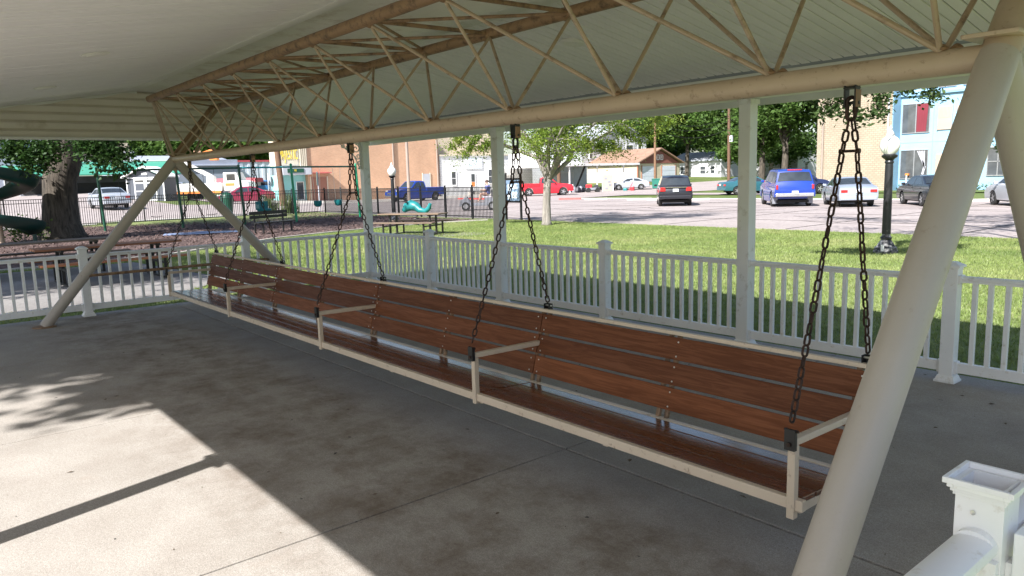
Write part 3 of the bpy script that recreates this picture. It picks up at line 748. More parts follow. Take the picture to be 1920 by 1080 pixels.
for hi, x in enumerate(HX):
    h = MB(); h.rng(x-.027, x-.019, YC-.020, YC+.020, 2.005, 2.10); h.rng(x+.019, x+.027, YC-.020, YC+.020, 2.005, 2.10); h.rng(x-.028, x+.028, YC-.022, YC+.022, 2.080, 2.088)
    hg = h.build('hanger_bracket', M['black_steel'], sw, bevel=.002)
    MB().rng(x+.0275, x+.031, YC-.021, YC+.021, 2.003, 2.076).build('hanger_tab', M['beige_old'], hg, bevel=.001)
    h = MB(); h.tube([(x-.034, YC, 2.022), (x+.034, YC, 2.022)], .007, 10); h.build('hanger_pin', M['black_steel'], hg, smooth=True)
    lo = 1.90 if hi == 0 else 1.955
    if hi == 0:
        cm_ = link_mesh(.112, .052, .0085); q = cm_.build('carabiner', M['rust'], sw, smooth='all', loc=(x, YC, 1.999), rot=(0, 0, rad(50)))
        cq = MB(); cq.tube([(.0175, 0, -.016), (.0175, 0, .022)], .0115, 10); cq.build('screw_sleeve', M['rust'], q, smooth=True); lo = 1.952
    else:
        sh = MB(); sh.tube([(x-.022, YC, 1.955), (x-.022, YC, 1.995), (x, YC, 2.012), (x+.022, YC, 1.995), (x+.022, YC, 1.955), (x, YC, 1.935)], .008, 8, closed=True); sh.build('shackle', M['black_steel'], sw, smooth=True)
    zs = (1.82, 1.72, 1.655, 1.69, 1.65)[hi]
    cl = MB(); cl.tube([(x-.034, YC-.012, zs), (x+.034, YC+.012, zs)], .006, 8); cl.lathe([(.011, -.005), (.011, .005)], 8, (x-.034, YC-.012, zs), axis='X'); cl.lathe([(.011, -.005), (.011, .005)], 8, (x+.034, YC+.012, zs), axis='X')
    cl.build('chain_clamp', M['rust'], sw, smooth=True)
    single = hi == 0
    fa_ = (x-.004, 2.800, .705); ra_ = (x-.004, 3.470, .885)
    chain([(x-.006, YC-.006, lo), (x-.022, YC-.020, zs)] + sagpts((x-.022, YC-.022, zs), fa_)[1:], single, hi*2+1)
    chain([(x+.006, YC+.006, lo), (x+.022, YC+.020, zs)] + sagpts((x+.022, YC+.022, zs), ra_)[1:], single, hi*2+2)
    pm = MB(); pm.rng(x-.0235, x-.0225, 2.782, 2.800, .588, .680); pm.rng(x+.0225, x+.0235, 2.782, 2.800, .588, .680); pm.rng(x-.0235, x+.0235, 2.778, 2.7815, .588, .680); pl = pm.build('chain_plate', M['black_steel'], sw, bevel=.002)
    bm2 = MB(); bm2.tube([(x-.032, 2.795, .672), (x+.032, 2.795, .672)], .006, 8); bm2.lathe([(.010, -.004), (.010, .004)], 6, (x, 2.773, .615), axis='Y'); bm2.build('plate_bolt', M['rust'], pl)
    pm = MB(); pm.rng(x-.026, x-.0215, 3.448, 3.482, .80, .875); pm.rng(x+.0215, x+.026, 3.448, 3.482, .80, .875); pm.rng(x-.0265, x+.0265, 3.4825, 3.486, .80, .875); pl = pm.build('chain_plate', M['black_steel'], sw, bevel=.002)
    bm2 = MB(); bm2.tube([(x-.03, 3.468, .862), (x+.03, 3.468, .862)], .006, 8); bm2.build('plate_bolt', M['zinc'], pl)
# ------------------------------------------------------------ lawn blades and playground mulch
MULCH = [(-45.2, -6), (-22.0, -2), (-21.9, 3.0), (-22.5, 6.0), (-24.3, 8.4), (-25.7, 10.5), (-26.6, 13.0), (-27.4, 16.0), (-27.6, 19.0), (-27.0, 21.0), (-45.2, 21.0)]
poly_sheet('playground_mulch', MULCH, -.146, M['mulch'])
edge = MB(); ep = MULCH[1:10]
for a, b in zip(ep[:-1], ep[1:]): edge.bar((a[0], a[1], -.13), (b[0], b[1], -.13), .11, .06)
struct(edge.build('mulch_edging', M['curb']))
poly_sheet('picnic_pad', [(-21.4, -1.5), (-14.2, -1.5), (-13.9, 3.6), (-15.5, 5.3), (-21.2, 4.8)], -.142, M['pad'])
R_ = np.random.default_rng(7)
def in_poly(x, y, P):
    ins = np.zeros(len(x), bool); n = len(P)
    for i in range(n):
        (x1, y1), (x2, y2) = P[i], P[(i+1) % n]
        c = ((y1 > y) != (y2 > y)) & (x < (x2-x1)*(y-y1)/((y2-y1) if y2 != y1 else 1e-9)+x1); ins ^= c
    return ins
def blades(name, x0, x1, y0, y1, n, h, w, mat, exclude=(), include=None, z=-.158):
    x = R_.uniform(x0, x1, n); y = R_.uniform(y0, y1, n); keep = np.ones(n, bool)
    for P in exclude: keep &= ~in_poly(x, y, P)
    if include: keep &= in_poly(x, y, include)
    x, y = x[keep], y[keep]; n = len(x)
    a = R_.uniform(0, 2*np.pi, n); hh = h*R_.uniform(.55, 1.25, n); ww = w*R_.uniform(.7, 1.3, n)
    lx = R_.normal(0, .45, n)*hh; ly = R_.normal(0, .45, n)*hh
    V = np.zeros((n, 3, 3), np.float32)
    V[:, 0] = np.stack([x-ww*np.cos(a), y-ww*np.sin(a), np.full(n, z)], 1)
    V[:, 1] = np.stack([x+ww*np.cos(a), y+ww*np.sin(a), np.full(n, z)], 1)
    V[:, 2] = np.stack([x+lx, y+ly, z+hh], 1)
    o = put(name, np_mesh(name, V.reshape(-1, 3), np.arange(3*n).reshape(-1, 3)), mat); return stuff(o)
PAD = [(-21.4, -1.5), (-14.2, -1.5), (-13.9, 3.6), (-15.5, 5.3), (-21.2, 4.8)]
g = blades('grass_blades', -28, 2, 6.8, 21.9, 360000, .046, .0075, M['blade'], (MULCH,))
tag(g, 'short mown green grass covering the lawn beside the shelter', 'grass')
g = blades('grass_blades', -24, -12.2, -1, 6.8, 60000, .055, .0075, M['blade'], (MULCH, PAD))
tag(g, 'shaded grass between the end railing and the playground mulch', 'grass')
n = 42000; x = R_.uniform(-45, -21.5, n); y = R_.uniform(-4, 21, n); k = in_poly(x, y, MULCH); x, y = x[k], y[k]; n = len(x)
a = R_.uniform(0, np.pi, n); L = R_.uniform(.03, .09, n); w = R_.uniform(.010, .022, n); dz = R_.uniform(.004, .035, n)
dx, dy = np.cos(a)*L, np.sin(a)*L; ox, oy = -np.sin(a)*w, np.cos(a)*w; t1 = R_.normal(0, .015, n)
V = np.stack([np.stack([x-dx-ox, y-dy-oy, -.140+dz-t1], 1), np.stack([x+dx-ox, y+dy-oy, -.140+dz+t1], 1), np.stack([x+dx+ox, y+dy+oy, -.138+dz+t1], 1), np.stack([x-dx+ox, y-dy+oy, -.138+dz-t1], 1)], 1)
M['chip'] = paint('mulch_chip', (.13,.085,.075), .95, .4, 9)
tag(stuff(put('mulch_chips', np_mesh('mulch_chips', V.reshape(-1, 3), np.arange(4*n).reshape(-1, 4)), M['chip'])), 'dark shredded wood chips covering the playground', 'mulch')

# ------------------------------------------------------------ black picket fence round the playground
def metal_fence(name, label, pts, spacing=2.2, post_at=None):
    root = empty(name, label, 'fence', (pts[0][0], pts[0][1], -.15)); base = Vector((pts[0][0], pts[0][1], 0))
    H_ = 1.52
    for (xa, ya), (xb, yb) in zip(pts[:-1], pts[1:]):
        a = Vector((xa, ya, 0))-base; b = Vector((xb, yb, 0))-base; L = (b-a).length; n = max(1, round(L/spacing)); d = (b-a)/n
        for i in range(n):
            p = a+d*i; q = a+d*(i+1)
            m = MB(); m.box((p.x, p.y, H_/2+.03), (.065, .065, H_+.06)); m.box((p.x, p.y, H_+.075), (.085, .085, .03)); m.build('fence_post', M['black_steel'], root)
            for z in (.14, H_-.20, H_-.02):
                MB().bar((p.x, p.y, z), (q.x, q.y, z), .028, .034).build('rail', M['black_steel'], root)
            pk = MB(); u = (q-p).normalized(); k = int((q-p).length/.105)
            for j in range(1, k): 
                c = p+(q-p)*(j/k); pk.bar((c.x, c.y, .06), (c.x, c.y, H_-.02), .024, .024, up=(1,0,0))
            stuff(pk.build('pickets', M['black_steel'], root))
        if (xb, yb) == pts[-1]:
            m = MB(); m.box((b.x, b.y, H_/2+.03), (.065, .065, H_+.06)); m.build('fence_post', M['black_steel'], root)
    return root
metal_fence('picket_fence', 'black metal picket fence behind the swing set along the side street', [(-44.9, -4), (-44.4, 21.5)])
metal_fence('picket_fence', 'black metal picket fence along the street beside the street lamp', [(-44.4, 21.5), (-26.4, 21.4)])

# ------------------------------------------------------------ street lamps
def street_lamp(label, loc):
    r = empty('street_lamp', label, 'street lamp', loc, 0, 'old fashioned globe street lamps')
    b = MB(); b.lathe([(.27, 0), (.27, .05), (.25, .07), (.245, .12), (.20, .15), (.17, .21), (.125, .27), (.105, .30), (.125, .32), (.13, .345), (.10, .37), (.092, .42)], 8); b.build('base', M['lamp_base'], r)
    p = MB(); p.lathe([(.092, .42), (.088, 1.1), (.082, 1.9), (.078, 1.96), (.095, 1.98), (.095, 2.0), (.078, 2.03)], 14); p.build('pole', M['lamp_black'], r, smooth=True)
    c = MB(); c.lathe([(.08, 2.03), (.10, 2.06), (.155, 2.10), (.165, 2.14), (.12, 2.165)], 16); c.build('lamp_collar', M['lamp_black'], r, smooth=True)
    g_ = MB(); g_.lathe([(.115, 2.166), (.175, 2.24), (.205, 2.33), (.20, 2.42), (.16, 2.50), (.10, 2.545), (.085, 2.57)], 20); gl = g_.build('globe', M['globe'], r, smooth=True)
    f_ = MB(); f_.lathe([(.09, 2.571), (.075, 2.61), (.045, 2.66), (.035, 2.70), (.03, 2.74), (.004, 2.78)], 14); f_.build('finial', M['globe'], gl, smooth=True)
    return r
l1 = street_lamp('black street lamp with flaking base and glass globe on the lawn', (-7.44, 16.98, -.15))
t = MB(); t.box((.10, -.252, .13), (.07, .012, .14)); t.build('base_tag', M['white_paint'], l1, rot=(0, 0, -.2))
street_lamp('black globe street lamp standing beside the picket fence', (-31.4, 18.75, -.15))
# slim grey light pole by the street
lp = empty('light_pole', 'tall slim grey light pole rising in front of the brick theatre wall', 'pole', (-50.5, 31.6, -.15))
m = MB(); m.tube([(0, 0, 0), (0, 0, 9)], [.13, .09], 12); m.build('pole', M['downspout'], lp, smooth=True); m = MB(); m.lathe([(.24, 0), (.24, .1), (.16, .14)], 12); m.build('base', M['lamp_black'], lp)

# ------------------------------------------------------------ picnic tables
def picnic_table(label, loc, rz, L, topmat, seatmat, planks=4):
    r = empty('picnic_table', label, 'picnic table', loc, rz, 'steel framed picnic tables')
    w = .185
    for i in range(planks): MB().rng(-L/2, L/2, (i-planks/2)*w+.005, (i-planks/2+1)*w-.005, .72, .76).build('table_board', M[topmat], r, bevel=.004)
    for s in (-1, 1):
        MB().rng(-L/2, L/2, s*.70-.14, s*.70+.14, .44, .48).build('seat_board', M[seatmat], r, bevel=.004)
        for e in (-1, 1):
            x = e*L*.33
            MB().bar((x, s*.22, .719), (x, s*.22, 0), .06, .06).build('leg', M['black_steel'], r)
            MB().bar((x, s*.68, .439), (x, s*.68, 0), .05, .05).build('seat_leg', M['black_steel'], r)
    for e in (-1, 1):
        x = e*L*.33
        MB().bar((x, -.68, .33), (x, .68, .33), .045, .045).build('cross_bar', M['black_steel'], r); MB().bar((x, -.36, .695), (x, .36, .695), .05, .045).build('top_bearer', M['black_steel'], r)
        MB().bar((x, -.70, .02), (x, .70, .02), .05, .04).build('ground_bar', M['black_steel'], r)
    return r
picnic_table('orange-brown picnic table just outside the end railing', (-17.5, 3.5, -.142), rad(91), 2.75, 'table_wood', 'table_wood')
picnic_table('weathered grey-brown picnic table in front of the big tree trunk', (-20.1, 2.6, -.142), rad(93), 3.4, 'grey_wood', 'grey_wood')
picnic_table('dark brown picnic table on the grass beside the street lamp', (-22.6, 14.25, -.15), rad(27), 2.45, 'grey_wood', 'grey_wood')
poly_sheet('table_pad', [(-24.2, 12.9), (-20.9, 14.0), (-20.3, 15.6), (-20.9, 16.2), (-24.5, 15.2)], -.150, M['pad'])

# ------------------------------------------------------------ playground: swing set, bench, spider seat, rider, slide, bin
ss = empty('swing_set', 'green steel swing set with chained seats on the mulch', 'swing set', (0, 0, -.15))
posts = [(-38.2, 7.6, 'green_dark'), (-36.8, 10.6, 'green_dark'), (-36.2, 13.3, 'green_dark'), (-35.8, 15.75, 'green_steel'), (-36.9, 19.9, 'green_steel')]
tops = []
for (x, y, mt) in posts:
    m = MB(); m.tube([(x, y, 0), (x-.02, y-.10, 2.85)], .062, 12); m.lathe([(.07, 0), (.05, .05), (.01, .07)], 12, (x-.02, y-.10, 2.85)); m.build('swing_post', M[mt], ss, smooth=True); tops.append((x-.02, y-.10, 2.74))
for a, b, mt in zip(tops[:-1], tops[1:], ['green_dark', 'green_dark', 'teal_bg', 'green_dark']):
    m = MB(); m.tube([a, b], .045, 10); m.build('top_beam', M[mt], ss, smooth=True)
def swing_seat(kind, a, b, t0, zs):
    A = Vector(a).lerp(Vector(b), t0)
    for s in (-.26, .26):
        d = (Vector(b)-Vector(a)).normalized()*s
        m = MB(); m.tube([A+d, (A.x+d.x*.6, A.y+d.y*.6, zs+.25)], .009, 5); m.build('seat_chain', M['zinc'] if kind == 'bucket' else M['black_steel'], ss)
    if kind == 'bucket':
        m = MB(); m.lathe([(.08, 0), (.16, .04), (.20, .16), (.215, .30), (.19, .31), (.17, .16), (.06, .05)], 14, (A.x, A.y, zs)); o = m.build('bucket_seat', M['teal_plastic'], ss, smooth=True)
    elif kind == 'belt':
        m = MB(); d = (Vector(b)-Vector(a)).normalized(); P = [A+d*s for s in (-.24, -.12, 0, .12, .24)]
        for p, q in zip(P[:-1], P[1:]): m.bar((p.x, p.y, zs+.02+.7*(abs((p-A).length))**2), (q.x, q.y, zs+.02+.7*((q-A).length)**2), .15, .02)
        m.build('belt_seat', M['rubber'], ss)
    else:
        m = MB(); m.lathe([(.10, 0), (.30, .05), (.36, .16), (.30, .20), (.18, .10), (.05, .06)], 16, (A.x, A.y, zs)); m.rng(A.x-.34, A.x-.22, A.y-.30, A.y+.30, zs+.14, zs+.55); m.rng(A.x-.2, A.x+.25, A.y-.34, A.y-.24, zs+.2, zs+.42); m.build('adaptive_seat', M['teal_plastic'], ss, smooth=True)
swing_seat('adaptive', tops[2], tops[3], .42, .55)
swing_seat('bucket', tops[3], tops[4], .36, .70); swing_seat('bucket', tops[3], tops[4], .68, .70)
swing_seat('belt', tops[0], tops[1], .33, .55); swing_seat('belt', tops[0], tops[1], .7, .55); swing_seat('belt', tops[1], tops[2], .5, .55)

bn = empty('park_bench', 'black steel park bench with low back on the playground edge', 'bench', (-28.85, 11.75, -.15), rad(110))
for i in range(3): MB().rng(-.95, .95, -.22+i*.15, -.09+i*.15, .43, .46).build('seat_slat', M['black_steel'], bn)
for i in range(2): MB().rng(-.95, .95, .27, .30, .60+i*.16, .72+i*.16).build('back_slat', M['black_steel'], bn)
for e in (-.72, .72):
    MB().bar((e, .285, .88), (e, .285, 0), .05, .05).build('leg', M['black_steel'], bn); MB().bar((e, -.18, .429), (e, -.18, 0), .05, .05).build('leg', M['black_steel'], bn); MB().bar((e, -.2, .41), (e, .26, .41), .05, .035).build('seat_support', M['black_steel'], bn)

rd = empty('spring_rider', 'teal spring rider toy behind the picnic table', 'spring rider', (-27.2, 17.3, -.15), rad(20))
m = MB(); m.tube([(-.62, 0, .62), (-.45, 0, .78), (-.2, 0, .86), (.05, 0, .80), (.25, 0, .64), (.55, 0, .60), (.72, 0, .74), (.80, 0, .92)], [.10, .20, .23, .20, .13, .11, .10, .07], 12); m.build('body', M['teal_plastic'], rd, smooth=True)
MB().rng(-.30, -.24, -.30, .30, .95, 1.0).build('handle', M['black_steel'], rd); 
m = MB(); m.tube([(.12*math.cos(t*.9), .12*math.sin(t*.9), .02+t*.0135) for t in range(38)], .018, 6); m.build('spring', M['black_steel'], rd, smooth=True)
m = MB(); m.lathe([(.05, 0), (.05, .02)], 10, (-.45, -.19, .80), axis='Y'); m.lathe([(.05, 0), (.05, .02)], 10, (-.45, .17, .80), axis='Y'); m.build('eyes', M['dark'], rd)

sl = empty('spiral_slide', 'dark green spiral slide winding down beside the big tree', 'slide', (-33.2, 3.15, -.15))
def slide():
    V = []; F = []; n = 60; pr = []
    for j in range(13):
        a = math.pi*(1.0+j/12); pr.append((.46*math.cos(a), .34*math.sin(a)+.34))
    pr = pr + [(p[0]*.93, p[1]*.93+.03) for p in pr[::-1]]
    k = len(pr)
    for i in range(n):
        t = i/(n-1); a = rad(250) + t*2*math.pi*1.55; R0 = .95 + .05*t; z = 2.9 - 2.62*t
        c = Vector((R0*math.cos(a), R0*math.sin(a), z)); tang = Vector((-math.sin(a), math.cos(a), -.28)).normalized(); rd_ = Vector((math.cos(a), math.sin(a), 0)); up = Vector((0, 0, 1))
        for (p, q) in pr: V.append(tuple(c + rd_*p + up*q*1.25))
    for i in range(n-1):
        for j in range(k): F.append((i*k+j, i*k+(j+1) % k, (i+1)*k+(j+1) % k, (i+1)*k+j))
    m = MB(); m.add(V, F); return m
slide().build('chute', M['slide_green'], sl, smooth=True)
m = MB(); m.tube([(0, 0, 0), (0, 0, 3.6)], .09, 12); m.build('centre_post', M['beige'], sl, smooth=True)
m = MB(); m.rng(-1.3, -.5, -1.5, -.75, 2.78, 2.86); m.build('platform', M['green_dark'], sl)
for (x, y) in ((-1.25, -1.45), (-.55, -1.45), (-1.25, -.8)):
    m = MB(); m.tube([(x, y, 0), (x, y, 3.9)], .06, 8); m.build('deck_post', M['beige'], sl, smooth=True)
m = MB(); m.tube([(.75, .95, 0), (.75, .95, .35)], .07, 8); m.build('chute_foot', M['slide_green'], sl)
bi_ = empty('trash_bin', 'dark green domed trash bin behind the swing leg', 'trash bin', (-46.6, 16.1, gz(-46.6, 16.1)))
m = MB(); m.lathe([(.30, 0), (.34, .5), (.36, 1.0), (.36, 1.05)], 14); m.build('barrel', M['green_dark'], bi_, smooth=True); m = MB(); m.lathe([(.38, 1.051), (.36, 1.2), (.24, 1.36), (.05, 1.42)], 14); m.build('domed_lid', M['green_dark'], bi_, smooth=True)
tp = MB()
tpts = [(-32.5, 8.6), (-31.6, 8.3), (-30.9, 9.4), (-30.6, 10.9), (-31.4, 11.2), (-32.2, 10.1)]
tp.prism(tpts, -.115, -.10, 'Z'); tp.box((-31.6, 9.6, -.09), (.5, .9, .05), rz=.4)
tag(tp.build('tarp', M['tarp']), 'crumpled blue-grey tarp lying on the mulch', 'tarp')
# notice board
kb = empty('notice_board', 'black framed notice board with bluish glass at the lawn edge', 'notice board', (-26.0, 21.75, -.15), rad(2))
for s in (-.5, .5):
    m = MB(); m.tube([(s, 0, 0), (s, 0, 2.05)], .055, 10); m.lathe([(.07, 0), (.07, .03), (.03, .08)], 10, (s, 0, 2.05)); m.build('post', M['black_steel'], kb, smooth=True)
MB().rng(-.44, .44, -.05, .05, .78, .86).build('bottom_frame', M['black_steel'], kb); MB().rng(-.44, .44, -.05, .05, 1.80, 1.88).build('top_frame', M['black_steel'], kb)
MB().rng(-.44, .44, -.03, .03, .861, 1.799).build('panel', M['kiosk_panel'], kb)
for (x, z, w_, h_) in ((-.2, 1.45, .22, .3), (.16, 1.5, .3, .22), (.12, 1.12, .34, .28), (-.24, 1.05, .2, .22)): MB().rng(x-w_/2, x+w_/2, -.036, -.031, z-h_/2, z+h_/2).build('notice', M['pale_sign'], kb)
MB().rng(-.14, -.08, -.036, -.031, 1.6, 1.66).build('lock', M['dark'], kb)
# ------------------------------------------------------------ vehicles
def arc(cx, cz, r, n=9):                                       # wheel arch, walked from front to back over the wheel
    return [(cx + r*math.cos(math.pi*i/(n-1)), cz + r*math.sin(math.pi*i/(n-1))) for i in range(n)]
CARS = {
 'sedan': dict(L=4.6, W=1.76, wb=(1.40, -1.30), wr=.32, belt=.98, roof=1.44,
   top=[(-2.26,.34),(-2.30,.58),(-2.25,.90),(-2.12,1.00),(-1.55,1.04),(-.80,1.39),(-.35,1.44),(.25,1.43),(.55,1.38),(1.22,1.00),(1.80,.90),(2.15,.76),(2.27,.58),(2.25,.30)],
   side=[[(-1.28,1.04),(-.78,1.33),(-.20,1.36),(-.20,1.02)],[(-.12,1.02),(-.12,1.36),(.50,1.32),(1.02,1.00)]], rear=(4,5), front=(8,9), roofpts=(5,8)),
 'hatch': dict(L=4.2, W=1.70, wb=(1.25, -1.25), wr=.30, belt=.92, roof=1.34,
   top=[(-2.08,.34),(-2.12,.60),(-2.06,.86),(-1.90,.93),(-.95,1.28),(-.50,1.34),(.05,1.33),(.35,1.28),(1.00,.92),(1.75,.80),(2.05,.66),(2.10,.50),(2.08,.30)],
   side=[[(-1.45,.95),(-.92,1.22),(-.45,1.27),(-.42,.94)],[(-.32,.94),(-.32,1.27),(.30,1.22),(.80,.92)]], rear=(3,4), front=(7,8), roofpts=(4,7)),
 'suv': dict(L=4.7, W=1.90, wb=(1.40, -1.38), wr=.36, belt=1.12, roof=1.72,
   top=[(-2.28,.42),(-2.33,.70),(-2.28,1.05),(-2.22,1.12),(-1.95,1.62),(-1.70,1.70),(-.2,1.74),(.30,1.70),(.55,1.64),(1.18,1.14),(1.85,1.04),(2.18,.92),(2.30,.70),(2.28,.38)],
   side=[[(-1.98,1.16),(-1.78,1.58),(-1.10,1.62),(-1.10,1.16)],[(-1.02,1.16),(-1.02,1.62),(-.12,1.64),(-.12,1.16)],[(-.04,1.16),(-.04,1.64),(.48,1.58),(1.00,1.14)]], rear=(3,4), front=(8,9), roofpts=(4,8)),
 'big_suv': dict(L=5.2, W=2.0, wb=(1.55, -1.50), wr=.40, belt=1.24, roof=1.92,
   top=[(-2.52,.52),(-2.56,.80),(-2.52,1.18),(-2.48,1.24),(-2.30,1.80),(-2.10,1.88),(-.1,1.92),(.30,1.90),(.50,1.84),(1.05,1.26),(2.05,1.16),(2.42,1.05),(2.55,.80),(2.52,.46)],
   side=[[(-2.28,1.28),(-2.14,1.74),(-1.30,1.80),(-1.30,1.28)],[(-1.22,1.28),(-1.22,1.80),(-.20,1.82),(-.20,1.28)],[(-.12,1.28),(-.12,1.82),(.44,1.78),(.92,1.26)]], rear=(3,4), front=(8,9), roofpts=(4,8)),
 'pickup': dict(L=5.5, W=1.98, wb=(1.75, -1.70), wr=.39, belt=1.22, roof=1.86,
   top=[(-2.72,.55),(-2.75,.85),(-2.75,.92),(-.62,.92),(-.60,1.22),(-.52,1.76),(-.35,1.84),(.25,1.86),(.50,1.82),(1.15,1.24),(2.30,1.12),(2.68,1.00),(2.76,.75),(2.74,.44)],
   side=[[(-.45,1.26),(-.40,1.72),(-.02,1.76),(-.02,1.26)],[(.06,1.26),(.06,1.76),(.46,1.72),(.98,1.26)]], rear=(4,5), front=(8,9), roofpts=(5,8), bed=True),
}
wheel_cache = {}
def car(name, label, cat, kind, mat, loc, heading, group=None, rear_lights='wide', plate=True, two_tone=None):
    d = CARS[kind]; r = empty(name, label, cat, loc, heading, group)
    hw = d['W']/2; belt, roof = d['belt'], d['roof']
    def w(z):
        if z <= belt: return hw*(1-.05*((z-.62)/.45)**2)
        t = min(1, (z-belt)/(roof-belt)); return hw*(.95-.20*t)
    top = d['top']; fx, rx = d['wb']; ar = d['wr']+.065; zb = max(top[0][1], .28)
    out = list(top) + [(fx+ar+.02, top[-1][1]-.02)] + arc(fx, d['wr'], ar) + [(fx-ar-.02, .26), (rx+ar+.02, .26)] + arc(rx, d['wr'], ar) + [(rx-ar-.02, top[0][1]-.02)]
    n = len(out); V = []; F = []
    NL = 7
    for k in range(NL):
        f = -1+2*k/(NL-1)
        for (x, z) in out:
            ww = w(z); rnd_ = 1-.04*(abs(f) > .9)
            zz = z + (.030 if z > belt*.8 else 0)*(1-f*f); xx = x + (.05 if x > 2 else -.05 if x < -2 else 0)*(1-f*f)
            V.append((xx, -ww*f, zz))
    for k in range(NL-1):
        for i in range(n):
            F.append((k*n+i, k*n+(i+1) % n, (k+1)*n+(i+1) % n, (k+1)*n+i))
    tr = tessellate_polygon([[Vector((p[0], p[1], 0)) for p in out]])
    F += [tuple(t) for t in tr] + [tuple((NL-1)*n+i for i in t) for t in tr]
    body = MB(); body.add(V, F); body.build('body', mat, r, smooth=True)
    # glass
    for side in (-1, 1):
        for poly in d['side']:
            g = MB(); nn = len(poly); cx = sum(p[0] for p in poly)/nn; cz = sum(p[1] for p in poly)/nn
            vs = [(p[0], side*(w(p[1])+.008), p[1]) for p in poly] + [(p[0], side*(w(p[1])-.03), p[1]) for p in poly]
            g.add(vs, [tuple(range(nn)), tuple(range(nn, 2*nn))[::-1]] + [(i, (i+1) % nn, nn+(i+1) % nn, nn+i) for i in range(nn)]); g.build('side_window', M['glass'], r)
    def pane(nm, i, j, s0, s1):
        (xa, za), (xb, zb_) = top[i], top[j]; nx, nz = (zb_-za), -(xb-xa); L = math.hypot(nx, nz); nx, nz = -nx/L, -nz/L
        if nz < 0: nx, nz = -nx, -nz
        g = MB(); vs = []; rows = []
        for off in (.010, -.02):
            for t in (s0, s1):
                x = xa+(xb-xa)*t; z = za+(zb_-za)*t; ww = w(z)*.90
                for f in (-1, -.5, 0, .5, 1):
                    vs.append((x+nx*off+(-.052 if x < -1.9 else 0)*(1-(f*.9)**2), f*ww, z+nz*off+.032*(1-(f*.9)**2)))
        q = []
        for b in (0, 10):
            for k in range(4): q.append((b+k, b+k+1, b+5+k+1, b+5+k))
        for k in range(4): q += [(k, k+1, 10+k+1, 10+k), (5+k, 5+k+1, 15+k+1, 15+k)]
        q += [(0, 5, 15, 10), (4, 9, 19, 14)]
        g.add(vs, q); g.build(nm, M['glass'], r, smooth=True)
    pane('rear_window', d['rear'][0], d['rear'][1], .10, .90); pane('windshield', d['front'][0], d['front'][1], .08, .94)
    # wheels
    if kind not in wheel_cache:
        R0 = d['wr']; ty = MB(); ty.lathe([(R0*.62, -.10), (R0*.92, -.105), (R0, -.07), (R0, .07), (R0*.92, .105), (R0*.62, .10)], 22, axis='Y')
        rm = MB(); rm.lathe([(.03, -.085), (R0*.16, -.09), (R0*.20, -.075), (R0*.60, -.085), (R0*.66, -.098), (R0*.66, .098), (R0*.2, .09)], 22, axis='Y')
        sp = MB()
        for k in range(5):
            a = 2*math.pi*k/5
            for sd in (-1, 1): sp.bar((0, sd*.092, 0), (R0*.58*math.cos(a), sd*.095, R0*.58*math.sin(a)), R0*.18, .02, up=(0,1,0))
        wheel_cache[kind] = (ty.mesh('tyre'), rm.mesh('rim'), sp.mesh('spokes'))
    a_, b_, c_ = wheel_cache[kind]
    for x in (fx, rx):
        for s in (-1, 1):
            wo = put('wheel', a_, M['rubber'], r, smooth=True, loc=(x, s*(hw-.115), d['wr'])); put('rim', b_, M['junk_dark'], wo, smooth=True); put('spokes', c_, M['rim'], wo)
    # lights, plate, bumpers, mirrors, handles
    xr = top[1][0]-.052; zl = {'sedan': .78, 'hatch': .74, 'suv': .98, 'big_suv': 1.02, 'pickup': .80}[kind]
    for s in (-1, 1):
        hl = .22 if kind in ('big_suv', 'suv') else .13; wl = .10 if kind == 'big_suv' else .16 if kind == 'pickup' else .30
        m = MB(); m.box((xr+.045, s*(hw*.92-wl/2), zl), (.07, wl, hl)); m.build('tail_light', M['red_lens'], r, bevel=.01)
        m = MB(); m.box((top[-3][0]+.035, s*(hw*.90-.15), top[-3][1]-.02), (.10, .30, .13)); m.build('headlight', M['white_lens'], r, bevel=.015)
        xm = d['side'][-1][-1][0]-.08; zm = belt+.06
        m = MB(); m.box((xm, s*(hw+.09), zm), (.12, .17, .12)); m.build('mirror', mat if kind != 'pickup' else M['plastic_black'], r, bevel=.02)
        for poly in d['side']:
            xh = poly[0][0]+.12 if poly is d['side'][-1] else poly[-1][0]-.9+.02
            m = MB(); m.box((poly[0][0]+.16, s*(hw-.005), belt-.12), (.16, .03, .03)); m.build('door_handle', mat, r)
    bm_ = M['chrome'] if kind in ('big_suv', 'pickup') else mat
    m = MB(); m.box((top[0][0]-.03, 0, top[0][1]+.10), (.14, hw*1.86, .18)); m.build('rear_bumper', bm_ if two_tone is None else two_tone, r, bevel=.03)
    m = MB(); m.box((top[-1][0]+.02, 0, top[-1][1]+.10), (.14, hw*1.86, .18)); m.build('front_bumper', bm_, r, bevel=.03)
    m = MB(); m.box((top[-2][0]+.055, 0, top[-2][1]+.03), (.04, hw*1.1, .14)); m.build('grille', M['chrome'] if kind == 'pickup' else M['plastic_black'], r)
    m = MB(); m.rng(rx-.5, fx+.5, -hw*.8, hw*.8, .20, .34); m.build('underbody', M['dark'], r)
    if plate:
        zp_ = {'sedan': .80, 'hatch': .62, 'suv': .92, 'big_suv': .74, 'pickup': .70}[kind]
        m = MB(); m.box((xr-.052, 0, zp_), (.012, .31, .16)); p = m.build('licence_plate', M['plate'], r)
        m = MB()
        for k in range(5): m.box((xr-.060, -.09+k*.045, zp_), (.003, .026, .06))
        m.build('plate_marks', M['shirt_blue'], p)
